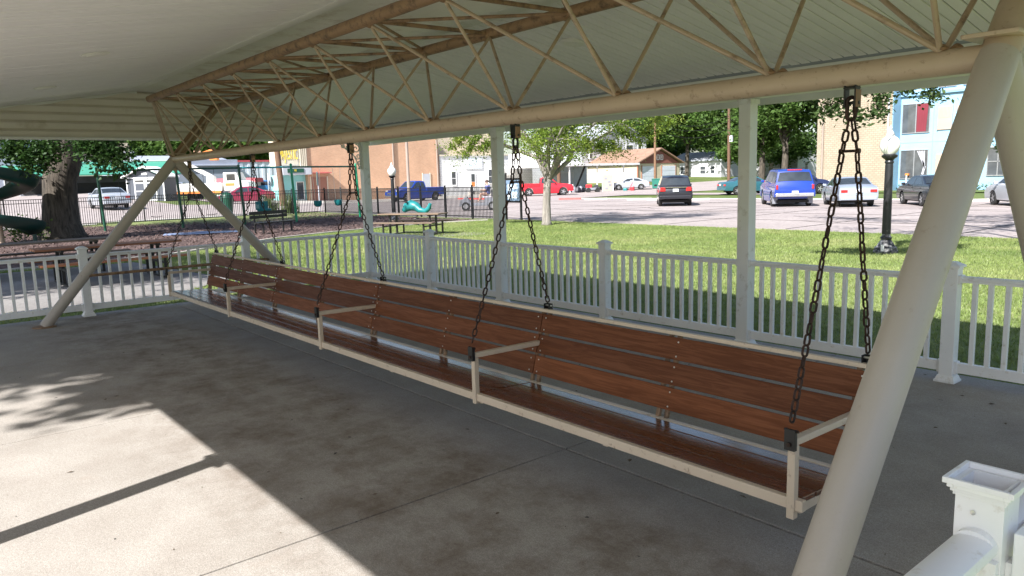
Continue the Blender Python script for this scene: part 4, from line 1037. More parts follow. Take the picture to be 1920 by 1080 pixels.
    if kind == 'big_suv':
        for s in (-1, 1): MB().bar((-1.9, s*.62, 1.955), (.2, s*.62, 1.965), .05, .04).build('roof_rack_rail', M['black_steel'], r)
        m = MB(); m.rng(-2.36, -2.30, -.35, .35, 1.86, 1.905); m.build('brake_light', M['red_lens'], r)
        for s in (-1, 1): MB().box((-1.98, s*(hw-.13), .33), (.02, .26, .34)).build('mud_flap', M['junk_mid'], r)
    if kind == 'suv':
        m = MB(); m.rng(-2.40, -2.36, -.62, .62, 1.06, 1.10); m.build('chrome_strip', M['chrome'], r)
    if d.get('bed'):
        for s in (-1, 1): MB().rng(-2.74, -.61, s*hw*.97-.04, s*hw*.97+.04, .90, 1.24).build('bed_side', mat, r, bevel=.015)
        MB().rng(-2.80, -2.74, -hw*.96, hw*.96, .74, 1.24).build('tailgate', mat, r, bevel=.015)
        MB().rng(-2.70, -.66, -hw*.88, hw*.88, .955, .965).build('bed_liner', M['plastic_black'], r)
    return r
P_ = lambda x, y: (x, y, gz(x, y)+.012)
PARK = 'cars parked at an angle along the far kerb'
HD = rad(90+40)
car('suv', 'black sport utility vehicle seen from behind on the pale street', 'car', 'suv', carpaint('black_paint', (.010,.011,.018), .1), P_(-28.6, 36.5), rad(90+41), PARK)
car('suv', 'bright blue large sport utility vehicle with red tail lights and silver bumper', 'car', 'big_suv', carpaint('blue_paint', (.008,.042,.30), .0), P_(-21.9, 37.6), rad(90+40), PARK, two_tone=M['rim'])
car('sedan', 'silver-blue sedan parked beside the near street lamp', 'car', 'sedan', carpaint('silver_paint', (.44,.50,.60), .5), P_(-18.6, 37.9), rad(90+38), PARK)
car('sedan', 'black sedan parked left of the slanted pipe leg', 'car', 'sedan', carpaint('dark_paint', (.016,.017,.022)), P_(-15.1, 39.1), rad(90+40), PARK)
car('sedan', 'pale silver sedan between the two right pipe legs', 'car', 'sedan', carpaint('pale_silver_paint', (.60,.62,.66), .4), P_(-11.0, 39.0), rad(90+40), PARK)
car('pickup_truck', 'blue pickup truck facing left before the brick theatre wall', 'truck', 'pickup', carpaint('royal_paint', (.015,.07,.45), .2), P_(-60.0, 38.2), rad(-82))
car('pickup_truck', 'bright red pickup truck parked beside the white block building', 'truck', 'pickup', carpaint('red_paint', (.55,.015,.03), .1), P_(-56.6, 51.6), rad(52))
car('hatchback', 'old silver hatchback among the junk by the tan garage', 'car', 'hatch', carpaint('old_silver_paint', (.42,.45,.50), .3), P_(-56.7, 64.5), rad(-135))
car('sedan', 'teal sedan parked beyond the blue sport utility vehicle', 'car', 'sedan', carpaint('teal_paint', (.04,.16,.20), .3), P_(-35.6, 55.2), rad(58))
car('suv', 'dark navy car half hidden behind the blue sport utility vehicle', 'car', 'suv', carpaint('navy_paint', (.02,.03,.10), .2), P_(-31.3, 55.4), rad(60))
car('sedan', 'silver sedan seen from behind left beyond the picket fence', 'car', 'sedan', M['truck_white'] and carpaint('light_silver_paint', (.50,.54,.60), .4), P_(-59.2, 12.2), rad(180+2))
car('sedan', 'dark pink sedan parked behind the swing set', 'car', 'sedan', carpaint('maroon_paint', (.30,.025,.065), .1), P_(-64.2, 23.8), rad(-90-14))
car('hatchback', 'small silver hatchback far off beside the garden shed', 'car', 'hatch', carpaint('far_silver_paint', (.46,.50,.58), .4), P_(-84.8, 24.3), rad(90+60))
car('pickup_truck', 'far blue pickup truck beside the stop sign', 'truck', 'pickup', carpaint('far_blue_paint', (.03,.18,.45), .1), P_(-91.5, 36.2), rad(150))

# ------------------------------------------------------------ bucket truck
bt = empty('bucket_truck', 'white and orange utility bucket truck far behind the swing', 'truck', P_(-74.1, 24.6), rad(52))
MB().rng(-3.4, 3.2, -1.0, 1.0, .55, .80).build('chassis', M['junk_dark'], bt)
m = MB(); m.prism([(1.2, .8), (1.2, 2.5), (2.4, 2.5), (2.75, 1.75), (3.5, 1.6), (3.6, .8)], -1.05, 1.05, 'Y'); m.build('cab', M['truck_white'], bt, bevel=.04)
MB().rng(1.5, 2.3, -1.07, 1.07, 1.75, 2.35).build('cab_window', M['glass'], bt)
m = MB(); m.rng(1.35, 2.2, -1.08, -1.055, 1.25, 1.5); m.build('door_lettering', M['orange'], bt)
MB().rng(-3.4, 1.0, -1.12, 1.12, .81, 1.55).build('service_body', M['truck_white'], bt, bevel=.02)
for i in range(3): MB().rng(-3.2+i*1.4, -2.0+i*1.4, -1.15, -1.125, .90, 1.45).build('locker_door', M['truck_white'], bt)
MB().rng(-3.4, 1.0, -1.16, -1.14, .60, .80).build('orange_skirt', M['orange'], bt)
m = MB(); m.lathe([(.45, 1.551), (.45, 2.1), (.3, 2.3)], 14, (-.3, 0, 0)); m.build('turret', M['truck_white'], bt, smooth=True)
m = MB(); m.bar((-.3, 0, 2.2), (-3.0, 0, 3.7), .35, .35); m.build('lower_boom', M['truck_white'], bt); m = MB(); m.bar((-3.0, 0, 3.7), (-.2, .1, 4.6), .26, .28); m.build('upper_boom', M['orange'], bt)
m = MB(); m.rng(-.2, .5, -.35, .35, 3.7, 4.7); m.build('bucket', M['orange'], bt, bevel=.03)
wm = MB().lathe([(.25, -.14), (.46, -.14), (.48, -.08), (.48, .08), (.46, .14), (.25, .14)], 18, axis='Y').mesh('wheel')
for x in (2.4, -1.9):
    for s in (-.95, .95): put('wheel', wm, M['rubber'], bt, smooth=True, loc=(x, s, .48))

# ------------------------------------------------------------ golf cart and riders
gc = empty('golf_cart', 'small open golf cart on the street behind the picket fence', 'golf cart', (-36.6, 27.9, -.158), rad(180+52))
m = MB(); m.prism([(-1.1, .28), (-1.1, .72), (-.35, .75), (-.30, .45), (.45, .42), (.75, .85), (1.15, .62), (1.2, .28)], -.55, .55, 'Y'); m.build('body', M['junk_mid'], gc, bevel=.03)
MB().rng(-.75, -.25, -.52, .52, .751, .84).build('seat', M['shirt_white'], gc, bevel=.02); MB().rng(-.86, -.77, -.52, .52, .80, 1.22).build('seat_back', M['junk_dark'], gc, bevel=.02)
m = MB(); m.tube([(.58, .25, .75), (.30, .25, 1.05)], .02, 8); m.build('steering_column', M['black_steel'], gc); m = MB(); m.tube([(.30+.10*math.cos(t)*.5, .25+.17*math.sin(t), 1.05+.15*math.cos(t)) for t in [2*math.pi*i/16 for i in range(16)]], .015, 6, closed=True); m.build('steering_wheel', M['black_steel'], gc)
wm2 = MB().lathe([(.10, -.09), (.24, -.10), (.26, -.06), (.26, .06), (.24, .10), (.10, .09)], 18, axis='Y').mesh('wheel'); rm2 = MB().lathe([(.02, -.105), (.14, -.10), (.14, .10), (.02, .105)], 14, axis='Y').mesh('rim')
for x in (.82, -.78):
    for s in (-.52, .52):
        w_ = put('wheel', wm2, M['rubber'], gc, smooth=True, loc=(x, s, .26)); put('rim', rm2, M['rim'], w_)
def skin_person(name, label, loc, rz, shirt, short, hairm, scale=1.0, z0=.86):
    r = empty(name, label, 'person', loc, rz)
    # joints in a seated pose: x forward, z measured from the cart floor
    J = {'pel': (0, 0, 0), 'sp': (-.05, 0, .22), 'ch': (-.04, 0, .42), 'nk': (-.01, 0, .56), 'hd': (.02, 0, .66), 'ht': (.02, 0, .80)}
    for s, t in ((1, 'l'), (-1, 'r')):
        J['sh'+t] = (-.03, s*.19, .48); J['el'+t] = (.12, s*.24, .24); J['wr'+t] = (.34, s*.17, .26); J['ha'+t] = (.42, s*.15, .27)
        J['hp'+t] = (.03, s*.10, -.01); J['kn'+t] = (.43, s*.13, .02); J['an'+t] = (.50, s*.13, -.38); J['fo'+t] = (.64, s*.14, -.41)
    E_ = [('pel','sp'),('sp','ch'),('ch','nk'),('nk','hd'),('hd','ht')]
    for t in 'lr': E_ += [('ch','sh'+t),('sh'+t,'el'+t),('el'+t,'wr'+t),('wr'+t,'ha'+t),('pel','hp'+t),('hp'+t,'kn'+t),('kn'+t,'an'+t),('an'+t,'fo'+t)]
    rad_ = dict(pel=.15, sp=.135, ch=.145, nk=.055, hd=.095, ht=.075)
    for t in 'lr': rad_.update({'sh'+t: .068, 'el'+t: .048, 'wr'+t: .033, 'ha'+t: .036, 'hp'+t: .098, 'kn'+t: .068, 'an'+t: .042, 'fo'+t: .038})
    ks = list(J); me = bpy.data.meshes.new('body'); me.from_pydata([tuple(c*scale for c in J[k]) for k in ks], [(ks.index(a), ks.index(b)) for a, b in E_], [])
    o = bpy.data.objects.new('body', me); C.objects.link(o); o.parent = r
    sk = o.modifiers.new('skin', 'SKIN'); sk.use_smooth_shade = True
    for i, k in enumerate(ks):
        v = me.skin_vertices[0].data[i]; v.radius = (rad_[k]*scale, rad_[k]*scale); v.use_root = (k == 'pel')
    o.modifiers.new('sub', 'SUBSURF').levels = 2; me.materials.append(M['skin'])
    o.modifiers['sub'].render_levels = 2
    s = scale
    m = MB(); m.lathe([(.16*s, .02*s), (.175*s, .10*s), (.165*s, .25*s), (.18*s, .42*s), (.15*s, .50*s), (.07*s, .55*s)], 14, (-.035*s, 0, 0)); m.build('shirt', shirt, r, smooth=True)
    for q in (1, -1):
        m = MB(); m.tube([(-.03*s, q*.17*s, .49*s), (.08*s, q*.235*s, .30*s)], [.085*s, .07*s], 10); m.build('sleeve', shirt, r, smooth=True)
        m = MB(); m.tube([(.0, q*.09*s, .0), (.34*s, q*.125*s, .02*s)], [.12*s, .09*s], 10); m.build('trouser_leg', short, r, smooth=True)
    m = MB(); m.lathe([(.115*s, .0), (.122*s, .05*s), (.105*s, .11*s), (.05*s, .145*s), (.005, .15*s)], 14, (-.01*s, 0, .71*s)); m.build('hair', hairm, r, smooth=True)
    for q in (1, -1): MB().box((.108*s, q*.035*s, .70*s), (.012, .018*s, .012*s)).build('eye', M['dark'], r)
    MB().box((.118*s, 0, .672*s), (.022*s, .018*s, .03*s)).build('nose', M['skin'], r)
    return r
def cart_pt(x, y, z):
    c, s = math.cos(rad(232)), math.sin(rad(232)); return (-36.6+c*x-s*y, 27.9+s*x+c*y, -.158+z)
skin_person('person', 'person in blue top driving the golf cart behind the fence', cart_pt(-.50, .24, .96), rad(232), M['shirt_blue'], M['shorts'], M['hair'], 1.0)
skin_person('person', 'smaller person in pale top riding in the golf cart', cart_pt(-.48, -.26, .92), rad(232), M['shirt_white'], M['shorts'], M['hair'], .82)

# ------------------------------------------------------------ buildings
def text_part(txt, size, mat, parent, loc, rot, depth=.02, sx=1.0, sy=1.0):
    cu = bpy.data.curves.new('t', 'FONT'); cu.body = txt; cu.size = size; cu.extrude = depth; cu.align_x = 'CENTER'; cu.align_y = 'CENTER'
    ob = bpy.data.objects.new('t', cu); C.objects.link(ob); bpy.context.view_layer.update()
    me = bpy.data.meshes.new_from_object(ob.evaluated_get(bpy.context.evaluated_depsgraph_get())); bpy.data.objects.remove(ob)
    o = put('lettering', me, mat, parent, loc=loc, rot=rot); o.scale = (sx, sy, 1); return o
def bpart(root, name, mat, x0, x1, y0, y1, z0, z1, bevel=0): return MB().rng(x0, x1, y0, y1, z0, z1).build(name, M[mat], root, bevel=bevel)
def window(root, axis, at, a0, a1, z0, z1, out, frame='white_paint', pane='pane', bars=(1, 1), fw=.07):
    """window on a wall plane; axis 'X' wall at x=at spans y a0..a1, axis 'Y' wall at y=at spans x a0..a1; out = outward sign"""
    def R3(p, q, lo, hi, zz0, zz1, nm, mat, par):
        m = MB()
        if axis == 'X': m.rng(at+out*p, at+out*q, lo, hi, zz0, zz1)
        else: m.rng(lo, hi, at+out*p, at+out*q, zz0, zz1)
        return m.build(nm, M[mat], par)
    w_ = R3(.004, .03, a0, a1, z0, z1, 'window', pane, root)
    R3(.002, .07, a0-fw, a0-.001, z0-fw, z1+fw, 'frame', frame, w_); R3(.002, .07, a1+.001, a1+fw, z0-fw, z1+fw, 'frame', frame, w_)
    R3(.002, .07, a0, a1, z1+.001, z1+fw, 'frame', frame, w_); R3(.002, .09, a0, a1, z0-fw, z0-.001, 'sill', frame, w_)
    for i in range(1, bars[0]): c = a0+(a1-a0)*i/bars[0]; R3(.031, .06, c-.03, c+.03, z0, z1, 'glazing_bar', frame, w_)
    for i in range(1, bars[1]): c = z0+(z1-z0)*i/bars[1]; R3(.031, .06, a0, a1, c-.03, c+.03, 'glazing_bar', frame, w_)
    return w_

# theatre with MAJESTIC sign: brick side wall facing the street (+X)
th = empty('theatre_building', 'salmon brick theatre with cream sign reading MAJESTIC and teal entrance', 'building', (0, 0, 0))
bpart(th, 'brick_wall', 'brick_salmon', -76.5, -72, 33.2, 49.2, -.4, 8.2)
bpart(th, 'coping', 'cream', -76.6, -71.9, 33.1, 49.3, 8.201, 8.4)
bpart(th, 'front_wall', 'cream', -74, -71.92, 30.15, 33.19, 3.41, 8.6)
for i in range(4): bpart(th, 'pilaster', 'cream', -71.92, -71.84+.02*i, 32.98-.2*i, 33.10-.2*i, 3.41, 8.6)
bpart(th, 'sign_board', 'pale_sign', -71.918, -71.86, 30.25, 32.2, 3.6, 6.0); bpart(th, 'sign_face', 'cream', -71.859, -71.82, 30.3, 32.15, 3.65, 5.95)
for i, ch in enumerate('MAJESTIC'):
    text_part(ch, 1.2, M['yellow_letter'], th, (-71.80, 30.42+i*.228, 4.62), (rad(90), 0, rad(90)), .02, .35, 1.25)
bpart(th, 'canopy', 'grey_panel', -72.5, -70.9, 30.15, 33.1, 2.65, 3.40); bpart(th, 'canopy_sign', 'green_dark', -70.898, -70.85, 30.6, 32.3, 2.85, 3.25)
text_part('VI', .3, M['yellow_letter'], th, (-70.84, 31.4, 3.05), (rad(90), 0, rad(90)), .01)
bpart(th, 'entry_wall', 'teal_entry', -74, -72.6, 30.15, 33.19, -.3, 2.64); bpart(th, 'entry_side', 'teal_entry', -72.6, -71.62, 30.0, 30.16, -.3, 2.64)
window(th, 'X', -72.6, 32.2, 32.9, .2, 1.9, 1, 'white_paint')
d_ = bpart(th, 'side_door', 'brown_door', -71.998, -71.93, 33.5, 35.2, -.2, 2.35); bpart(d_, 'door_frame', 'cream', -71.999, -71.91, 33.38, 33.49, -.2, 2.45); bpart(d_, 'door_frame', 'cream', -71.999, -71.91, 35.21, 35.32, -.2, 2.45); bpart(d_, 'awning', 'red_trim', -71.998, -71.3, 33.3, 35.5, 2.75, 2.83)
d_ = bpart(th, 'side_door', 'grey_panel', -71.998, -71.93, 47.0, 47.9, .15, 2.45); bpart(d_, 'door_frame', 'cream', -71.999, -71.92, 46.9, 46.99, .15, 2.55); bpart(d_, 'door_frame', 'cream', -71.999, -71.92, 47.91, 48.0, .15, 2.55)
for y in (43.2, 48.95):
    m = MB(); m.tube([(-71.9, y, 0), (-71.9, y, 8)], .09, 8); m.build('downspout', M['downspout'], th, smooth=True)
# white painted block building
wb = empty('block_building', 'white painted block building with peeling sign beside the theatre', 'building', (0, 0, 0))
bpart(wb, 'block_wall', 'block_white', -90, -72, 49.4, 69.5, -.3, 4.45); bpart(wb, 'parapet_cap', 'cream', -90.1, -71.85, 49.35, 69.6, 4.451, 4.58)
bpart(wb, 'upper_wall', 'tan_wall', -90, -76, 49.4, 61, 4.58, 8.0)
bpart(wb, 'gable_roof_trim', 'cream', -76, -75.9, 49.4, 61, 7.7, 8.0)
window(wb, 'X', -72, 50.95, 51.55, 1.1, 2.6, 1, bars=(1, 2)); window(wb, 'X', -72, 56.4, 57.1, 1.15, 2.75, 1, bars=(1, 2))
d_ = bpart(wb, 'door', 'white_paint', -71.998, -71.93, 53.6, 54.4, .25, 2.45); bpart(d_, 'door_pane', 'pane', -71.929, -71.91, 53.75, 54.25, 1.4, 2.3); bpart(d_, 'door_poster', 'orange', -71.929, -71.91, 53.75, 54.25, .85, 1.35)
bpart(d_, 'door_step', 'curb', -72, -71.2, 53.3, 54.7, -.2, .2)
s_ = bpart(wb, 'wall_sign', 'pale_sign', -71.998, -71.9, 53.0, 55.4, 2.95, 4.1)
for k in range(2):
    for j in range(5): MB().box((-71.89, 53.45+j*.36, 3.25+k*.45), (.01, .16, .26), rz=0).build('faded_letter', M['sign_ink'], s_)
bpart(wb, 'conduit', 'grey_panel', -71.998, -71.9, 55.9, 56.0, .3, 1.0)
# carport with junk
cp = empty('carport', 'white carport roof on posts sheltering junk beside the tan garage', 'carport', (0, 0, 0))
bpart(cp, 'roof_slab', 'white_paint', -70, -58.6, 56.4, 68.5, 2.80, 3.02)
for (x, y) in ((-58.8, 57.2), (-58.9, 61.6), (-58.9, 66.0)):
    z = gz(x, y); m = MB(); m.tube([(x, y, z), (x, y, 2.8)], .075, 10); m.build('post', M['white_paint'], cp, smooth=True)
bpart(cp, 'back_wall', 'block_white', -70.6, -70.3, 56.4, 62.0, 0, 2.8); bpart(cp, 'blue_wall', 'metal_white', -67.6, -67.3, 62.0, 68.5, 0, 2.8)
bpart(cp, 'parapet', 'block_white', -70.0, -64.2, 58.0, 64.5, 3.021, 4.5)
m = MB(); m.bar((-60.0, 59.2, .1), (-60.8, 61.6, 2.79), .22, .06); m.build('leaning_plank', M['dark'], cp)
w_ = window(cp, 'X', -67.3, 63.6, 66.0, .3, 2.1, 1, 'white_paint', 'door_white')
jr = random.Random(5)
def junk(name, label, loc, fn, rz=0):
    o = empty(name, label, 'junk', (loc[0], loc[1], gz(loc[0], loc[1])), rz); fn(o); return o
def j_bags(o):
    for i in range(6):
        m = MB(); r0 = jr.uniform(.25, .45); m.lathe([(r0*.7, 0), (r0, .2), (r0*.85, .45), (r0*.3, .62), (.05, .70)], 9, (jr.uniform(-.8, .8), jr.uniform(-.5, .5), 0)); m.build('bag', M['junk_dark'] if i % 2 else M['junk_mid'], o, smooth=True)
junk('junk_bags', 'heap of dark sacks behind the red pickup', (-59.2, 58.6), j_bags)
def j_mower(o):
    MB().rng(-.7, .7, -.4, .4, .25, .5).build('deck', M['junk_mid'], o, bevel=.03); MB().rng(-.75, -.1, -.3, .3, .5, .85).build('hood', M['sign_red'], o, bevel=.05); MB().rng(.2, .6, -.25, .25, .5, .8).build('seat', M['junk_dark'], o, bevel=.04)
    for x in (-.5, .5):
        for s in (-.42, .42): put('wheel', wm2, M['rubber'], o, loc=(x, s, .25), smooth=True)
junk('riding_mower', 'old riding mower in the grass before the carport', (-57.4, 59.3), j_mower, .9)
def j_cab(o):
    MB().rng(-.5, .5, -.3, .3, 0, 1.75).build('case', M['louver'], o, bevel=.02)
    for i in range(4): MB().box((jr.uniform(-.3, .3), -.31, .3+i*.36), (.3, .02, .22), rz=0).build('panel', M['junk_mid'], o)
    MB().rng(-.62, -.54, -.3, -.2, 0, 1.75).build('side_post', M['white_paint'], o); MB().rng(.54, .62, -.3, -.2, 0, 1.75).build('side_post', M['white_paint'], o)
junk('old_cabinet', 'brown upright cabinet standing among the junk', (-57.6, 61.9), j_cab, rad(45))
def j_cart(o):
    for x in (-.4, .4):
        m = MB(); m.tube([(x, .3*math.cos(t), .32+.3*math.sin(t)) for t in [2*math.pi*i/14 for i in range(14)]], .05, 6, closed=True); m.build('wheel', M['rubber'], o, smooth=True)
    m = MB(); m.tube([(-.4, 0, .32), (0, 0, .7), (.4, 0, .32)], .04, 6); m.build('frame', M['junk_mid'], o); m = MB(); m.rng(-.2, .3, -.2, .2, .6, .85); m.build('tank', M['junk_dark'], o, bevel=.05)
    MB().bar((.9, .3, 0), (.5, .2, 1.5), .08, .04).build('board', M['white_paint'], o)
junk('motorbike', 'dark motorbike parts leaning beside the old cabinet', (-57.4, 63.4), j_cart, .8)
def j_toys(o):
    MB().rng(-.5, -.1, -.2, .2, 0, .3).build('crate', M['teal_plastic'], o, bevel=.03); MB().bar((.1, 0, 0), (.5, .1, .9), .1, .06).build('bar', M['sign_red'], o); MB().rng(.3, .7, -.25, .2, 0, .45).build('block', M['sign_red'], o, bevel=.05)
junk('toy_heap', 'small heap of teal and red toys by the hatchback', (-55.6, 63.0), j_toys, .5)
# tan garage
zg_ = gz(-69, 83)
ga = empty('garage', 'tan double garage with brown shingle roof and emblem on the gable', 'garage', (-69.0, 80.2, zg_))
bpart(ga, 'wall', 'cream_siding', -12, 0, 0, 9.2, 0, 2.55)
m = MB(); m.prism([(-.5, 2.52), (4.6, 4.55), (9.7, 2.52), (9.7, 2.68), (4.6, 4.72), (-.5, 2.68)], -12.4, .5, 'X'); m.build('roof', M['shingle_brown'], ga)
m = MB(); m.prism([(0, 2.551), (9.2, 2.551), (4.6, 4.40)], -.01, .06, 'X'); gb = m.build('gable', M['gable_brown'], ga)
for (y0, y1) in ((.9, 3.7), (5.2, 8.2)):
    d_ = bpart(ga, 'garage_door', 'door_white', .002, .06, y0, y1, .02, 2.15); bpart(d_, 'door_frame', 'brown_door', .001, .08, y0-.14, y0-.002, .02, 2.3); bpart(d_, 'door_frame', 'brown_door', .001, .08, y1+.002, y1+.14, .02, 2.3)
    for i in range(3): bpart(d_, 'door_panel', 'door_white', .061, .075, y0+.1, y1-.1, .12+i*.68, .70+i*.68)
for (y0, y1, z0, z1) in ((3.9, 4.0, 3.0, 3.75), (3.9, 4.6, 3.66, 3.76), (4.5, 4.6, 3.0, 3.75), (3.9, 4.6, 3.0, 3.1), (4.7, 5.4, 3.66, 3.76), (5.3, 5.4, 3.0, 3.75), (4.7, 5.4, 3.0, 3.1), (4.7, 4.8, 3.0, 3.75)):
    bpart(gb, 'emblem_bar', 'white_paint', .061, .085, y0, y1, z0, z1)
bpart(gb, 'emblem_bar', 'white_paint', .061, .083, 4.2, 4.3, 3.2, 3.6); bpart(gb, 'emblem_bar', 'white_paint', .061, .083, 5.0, 5.1, 3.2, 3.6)
bpart(ga, 'corner_trim', 'brown_door', -.10, .09, -.09, .1, 0, 2.5)
# houses
def house(name, label, loc, rz, w, d, h, rise, wallm, roofm, wins, chim=False, over=.4):
    r = empty(name, label, 'house', loc, rz)
    bpart(r, 'wall', wallm, -w/2, w/2, -d/2, d/2, -.4, h)
    m = MB(); m.prism([(-d/2-over, h-.05), (0, h+rise), (d/2+over, h-.05), (d/2+over, h+.10), (0, h+rise+.16), (-d/2-over, h+.10)], -w/2-over, w/2+over, 'X'); rf_ = m.build('roof', M[roofm], r)
    m = MB(); m.prism([(-d/2, h+.001), (d/2, h+.001), (0, h+rise-.08)], w/2-.15, w/2, 'X'); m.build('gable', M[wallm], r); m = MB(); m.prism([(-d/2, h+.001), (d/2, h+.001), (0, h+rise-.08)], -w/2, -w/2+.15, 'X'); m.build('gable', M[wallm], r)
    for (ax, sgn, a0, a1, z0, z1) in wins: window(r, ax, (w/2 if ax == 'X' else d/2)*sgn, a0, a1, z0, z1, sgn, bars=(1, 2))
    if chim: MB().rng(-.4, .4, -.3, .3, h+rise*.6, h+rise+1.0).build('chimney', M['brick_salmon'], rf_)
    for i in range(int(h/.5)): bpart(r, 'siding_course', wallm, -w/2-.012, w/2+.012, -d/2-.012, d/2+.012, .2+i*.5, .2+i*.5+.03)
    return r
house('house', 'two storey white house behind the maple crown', (-84, 88.5, 1.0), 0, 9, 12, 5.9, 2.6, 'house_siding', 'shingle_grey', [('X', 1, -4.4, -3.6, 3.6, 5.2), ('X', 1, -3.2, -2.4, 3.6, 5.2), ('X', 1, 1.2, 2.8, 3.6, 5.2), ('Y', -1, -2, -1, 3.6, 5.2), ('X', 1, 4.0, 4.8, 3.8, 5.2)])
house('house', 'low white wing of the house left of the garage roof', (-82, 80, 1.0), rad(90), 6, 7, 5.2, 1.4, 'house_white', 'shingle_grey', [('X', -1, -1.5, -.8, 3.2, 4.6), ('X', -1, .4, 1.1, 3.2, 4.6), ('Y', -1, -2, -1.3, 3.2, 4.6), ('Y', -1, .5, 1.2, 3.2, 4.6)])
house('house', 'low white house with pale roof right of the garage', (-77, 108, .55), rad(0), 10, 8, 3.0, 1.4, 'house_white', 'shingle_grey', [('X', 1, -2.6, -1.8, .9, 2.1), ('X', 1, 1.4, 2.2, .9, 2.1), ('Y', -1, -3, -2, .9, 2.1), ('Y', -1, 1, 2, .9, 2.1), ('Y', -1, 3, 3.8, .9, 2.1)])
house('house', 'far white house beyond the blue sport utility vehicle', (-76, 131, .4), rad(0), 9, 9, 3.6, 2.0, 'house_white', 'shingle_grey', [('Y', -1, -3, -2, 1.2, 2.6), ('Y', -1, -1.2, -.2, 1.2, 2.6), ('Y', -1, 2, 3, 1.2, 2.6), ('X', 1, -2, -1, 1.2, 2.6)])
# apartment block: tan block wings and blue panelled bay
ap = empty('apartment_block', 'tan block apartment house with light blue panelled bay and curtained windows', 'building', (0, 0, 0))
bpart(ap, 'tan_wing', 'brick_tan', -33.3, -27.1, 62, 74, -.4, 12); bpart(ap, 'tan_wing', 'brick_tan', -18.9, -4, 62, 74, -.4, 12)
bpart(ap, 'blue_bay', 'blue_panel', -27.099, -18.901, 63.4, 74, -.4, 7.35); bpart(ap, 'blue_upper', 'blue_panel', -27.099, -18.901, 63.7, 74, 7.36, 12)
MB().rng(-27.098, -27.03, 62.02, 63.39, -.35, 12).build('blue_return', M['blue_side'], ap); bpart(ap, 'blue_ledge', 'blue_side', -27.02, -18.91, 63.2, 63.399, 7.2, 7.36)  # shade of the return painted in as a darker blue
for x in (-24.55, -21.6): bpart(ap, 'panel_seam', 'blue_side', x-.02, x+.02, 63.385, 63.399, 0, 7.2)
bpart(ap, 'panel_seam', 'blue_side', -27.0, -18.92, 63.386, 63.398, 3.55, 3.59)
for (z0, z1, cm_n) in ((4.35, 6.55, 'curtain_red'), (.75, 2.95, 'curtain_stripe')):
    w_ = window(ap, 'Y', 63.4, -26.85, -24.85, z0, z1, -1, 'rim', 'pane', (2, 1), .06)
    c_ = MB(); n_ = 10
    if cm_n == 'curtain_red':
        pts = [(-25.80+.095*i, 63.36-.012*(i % 2)) for i in range(n_)]
        for p, q in zip(pts[:-1], pts[1:]): c_.add([(p[0], p[1], z1-.02), (q[0], q[1], z1-.02), (q[0]-.15*(q[0]+25.8), q[1], z0+.05), (p[0]-.15*(p[0]+25.8), p[1], z0+.05)], [(0, 1, 2, 3)])
    else:
        for i in range(5):
            x = -25.62+.13*i; c_.bar((x, 63.362, z1-.05), (-25.05, 63.362, z0+.9-.04*i), .07, .012, up=(0, 1, 0))
        c_.bar((-25.03, 63.362, z0+.95), (-25.18, 63.362, z0+.3), .16, .012, up=(0, 1, 0))
    c_.build('curtain', M[cm_n], w_)
    for x in (-24.2, -22.85):
        u = bpart(ap, 'vent_unit', 'louver', x, x+.98, 63.30, 63.399, z0+.1, z1-.35)
        for k in range(9): bpart(u, 'louver_slat', 'louver', x+.06+k*.1, x+.10+k*.1, 63.275, 63.299, z0+1.0, z1-.42)
        bpart(u, 'vent_frame', 'rim', x-.05, x-.001, 63.28, 63.398, z0+.05, z1-.3); bpart(u, 'vent_frame', 'rim', x+.981, x+1.03, 63.28, 63.398, z0+.05, z1-.3)
for x in (-24.3, -22.6, -20.9): window(ap, 'Y', 63.7, x, x+1.1, 7.75, 8.6, -1, 'rim')
window(ap, 'Y', 63.4, -20.6, -19.3, .9, 2.9, -1, 'rim', bars=(2, 2))
m = MB(); m.tube([(-32.75, 61.9, 0), (-32.75, 61.9, 12)], .09, 8); m.build('downspout', M['downspout'], ap, smooth=True)
m = MB(); m.tube([(-27.35, 61.9, 4), (-27.35, 61.9, 12)], .07, 8); m.build('conduit', M['grey_panel'], ap, smooth=True)
bpart(ap, 'gas_meter', 'orange', -26.4, -26.15, 63.15, 63.36, 1.0, 1.15); m = MB(); m.tube([(-26.3, 63.2, 0), (-26.3, 63.2, 1.0)], .05, 6); m.build('meter_pipe', M['white_paint'], ap)
# left side buildings
gb_ = empty('green_roof_building', 'low building with green metal roof behind the garden shed', 'building', (-92, 17.5, gz(-88, 18)))
bpart(gb_, 'wall', 'junk_mid', -6, 3, -7, 8, -.5, 1.0); bpart(gb_, 'dark_opening', 'dark', 3.0, 3.05, -6.8, 7.8, 0, 1.05); bpart(gb_, 'wall', 'junk_dark', -6, 2.9, -7, 8, 1.0, 1.75)
m = MB(); m.prism([(5.2, 1.78), (5.2, 1.9), (-2, 3.4), (-2, 3.25)], -8, 9, 'Y'); m.build('roof', M['green_roof'], gb_); bpart(gb_, 'ridge_flashing', 'white_paint', -2.1, -1.7, -8, 9, 3.38, 3.52)
bpart(gb_, 'upper_store', 'tan_wall', -9, -5, -3, 5.2, 3.0, 5.6); bpart(gb_, 'upper_roof', 'shingle_grey', -9.4, -4.6, -3.4, 5.6, 4.45, 4.6)
m = MB()
for i in range(6): m.bar((-3, 2+i*.5, 3.3), (-3, 2.5+i*.5, 4.2-(i % 2)*.8), .06, .06)
m.build('roof_rail', M['white_paint'], gb_)
gr = empty('grey_roof_building', 'blue-grey long building beyond the shed and truck', 'building', (-104, 31, gz(-98, 30)))
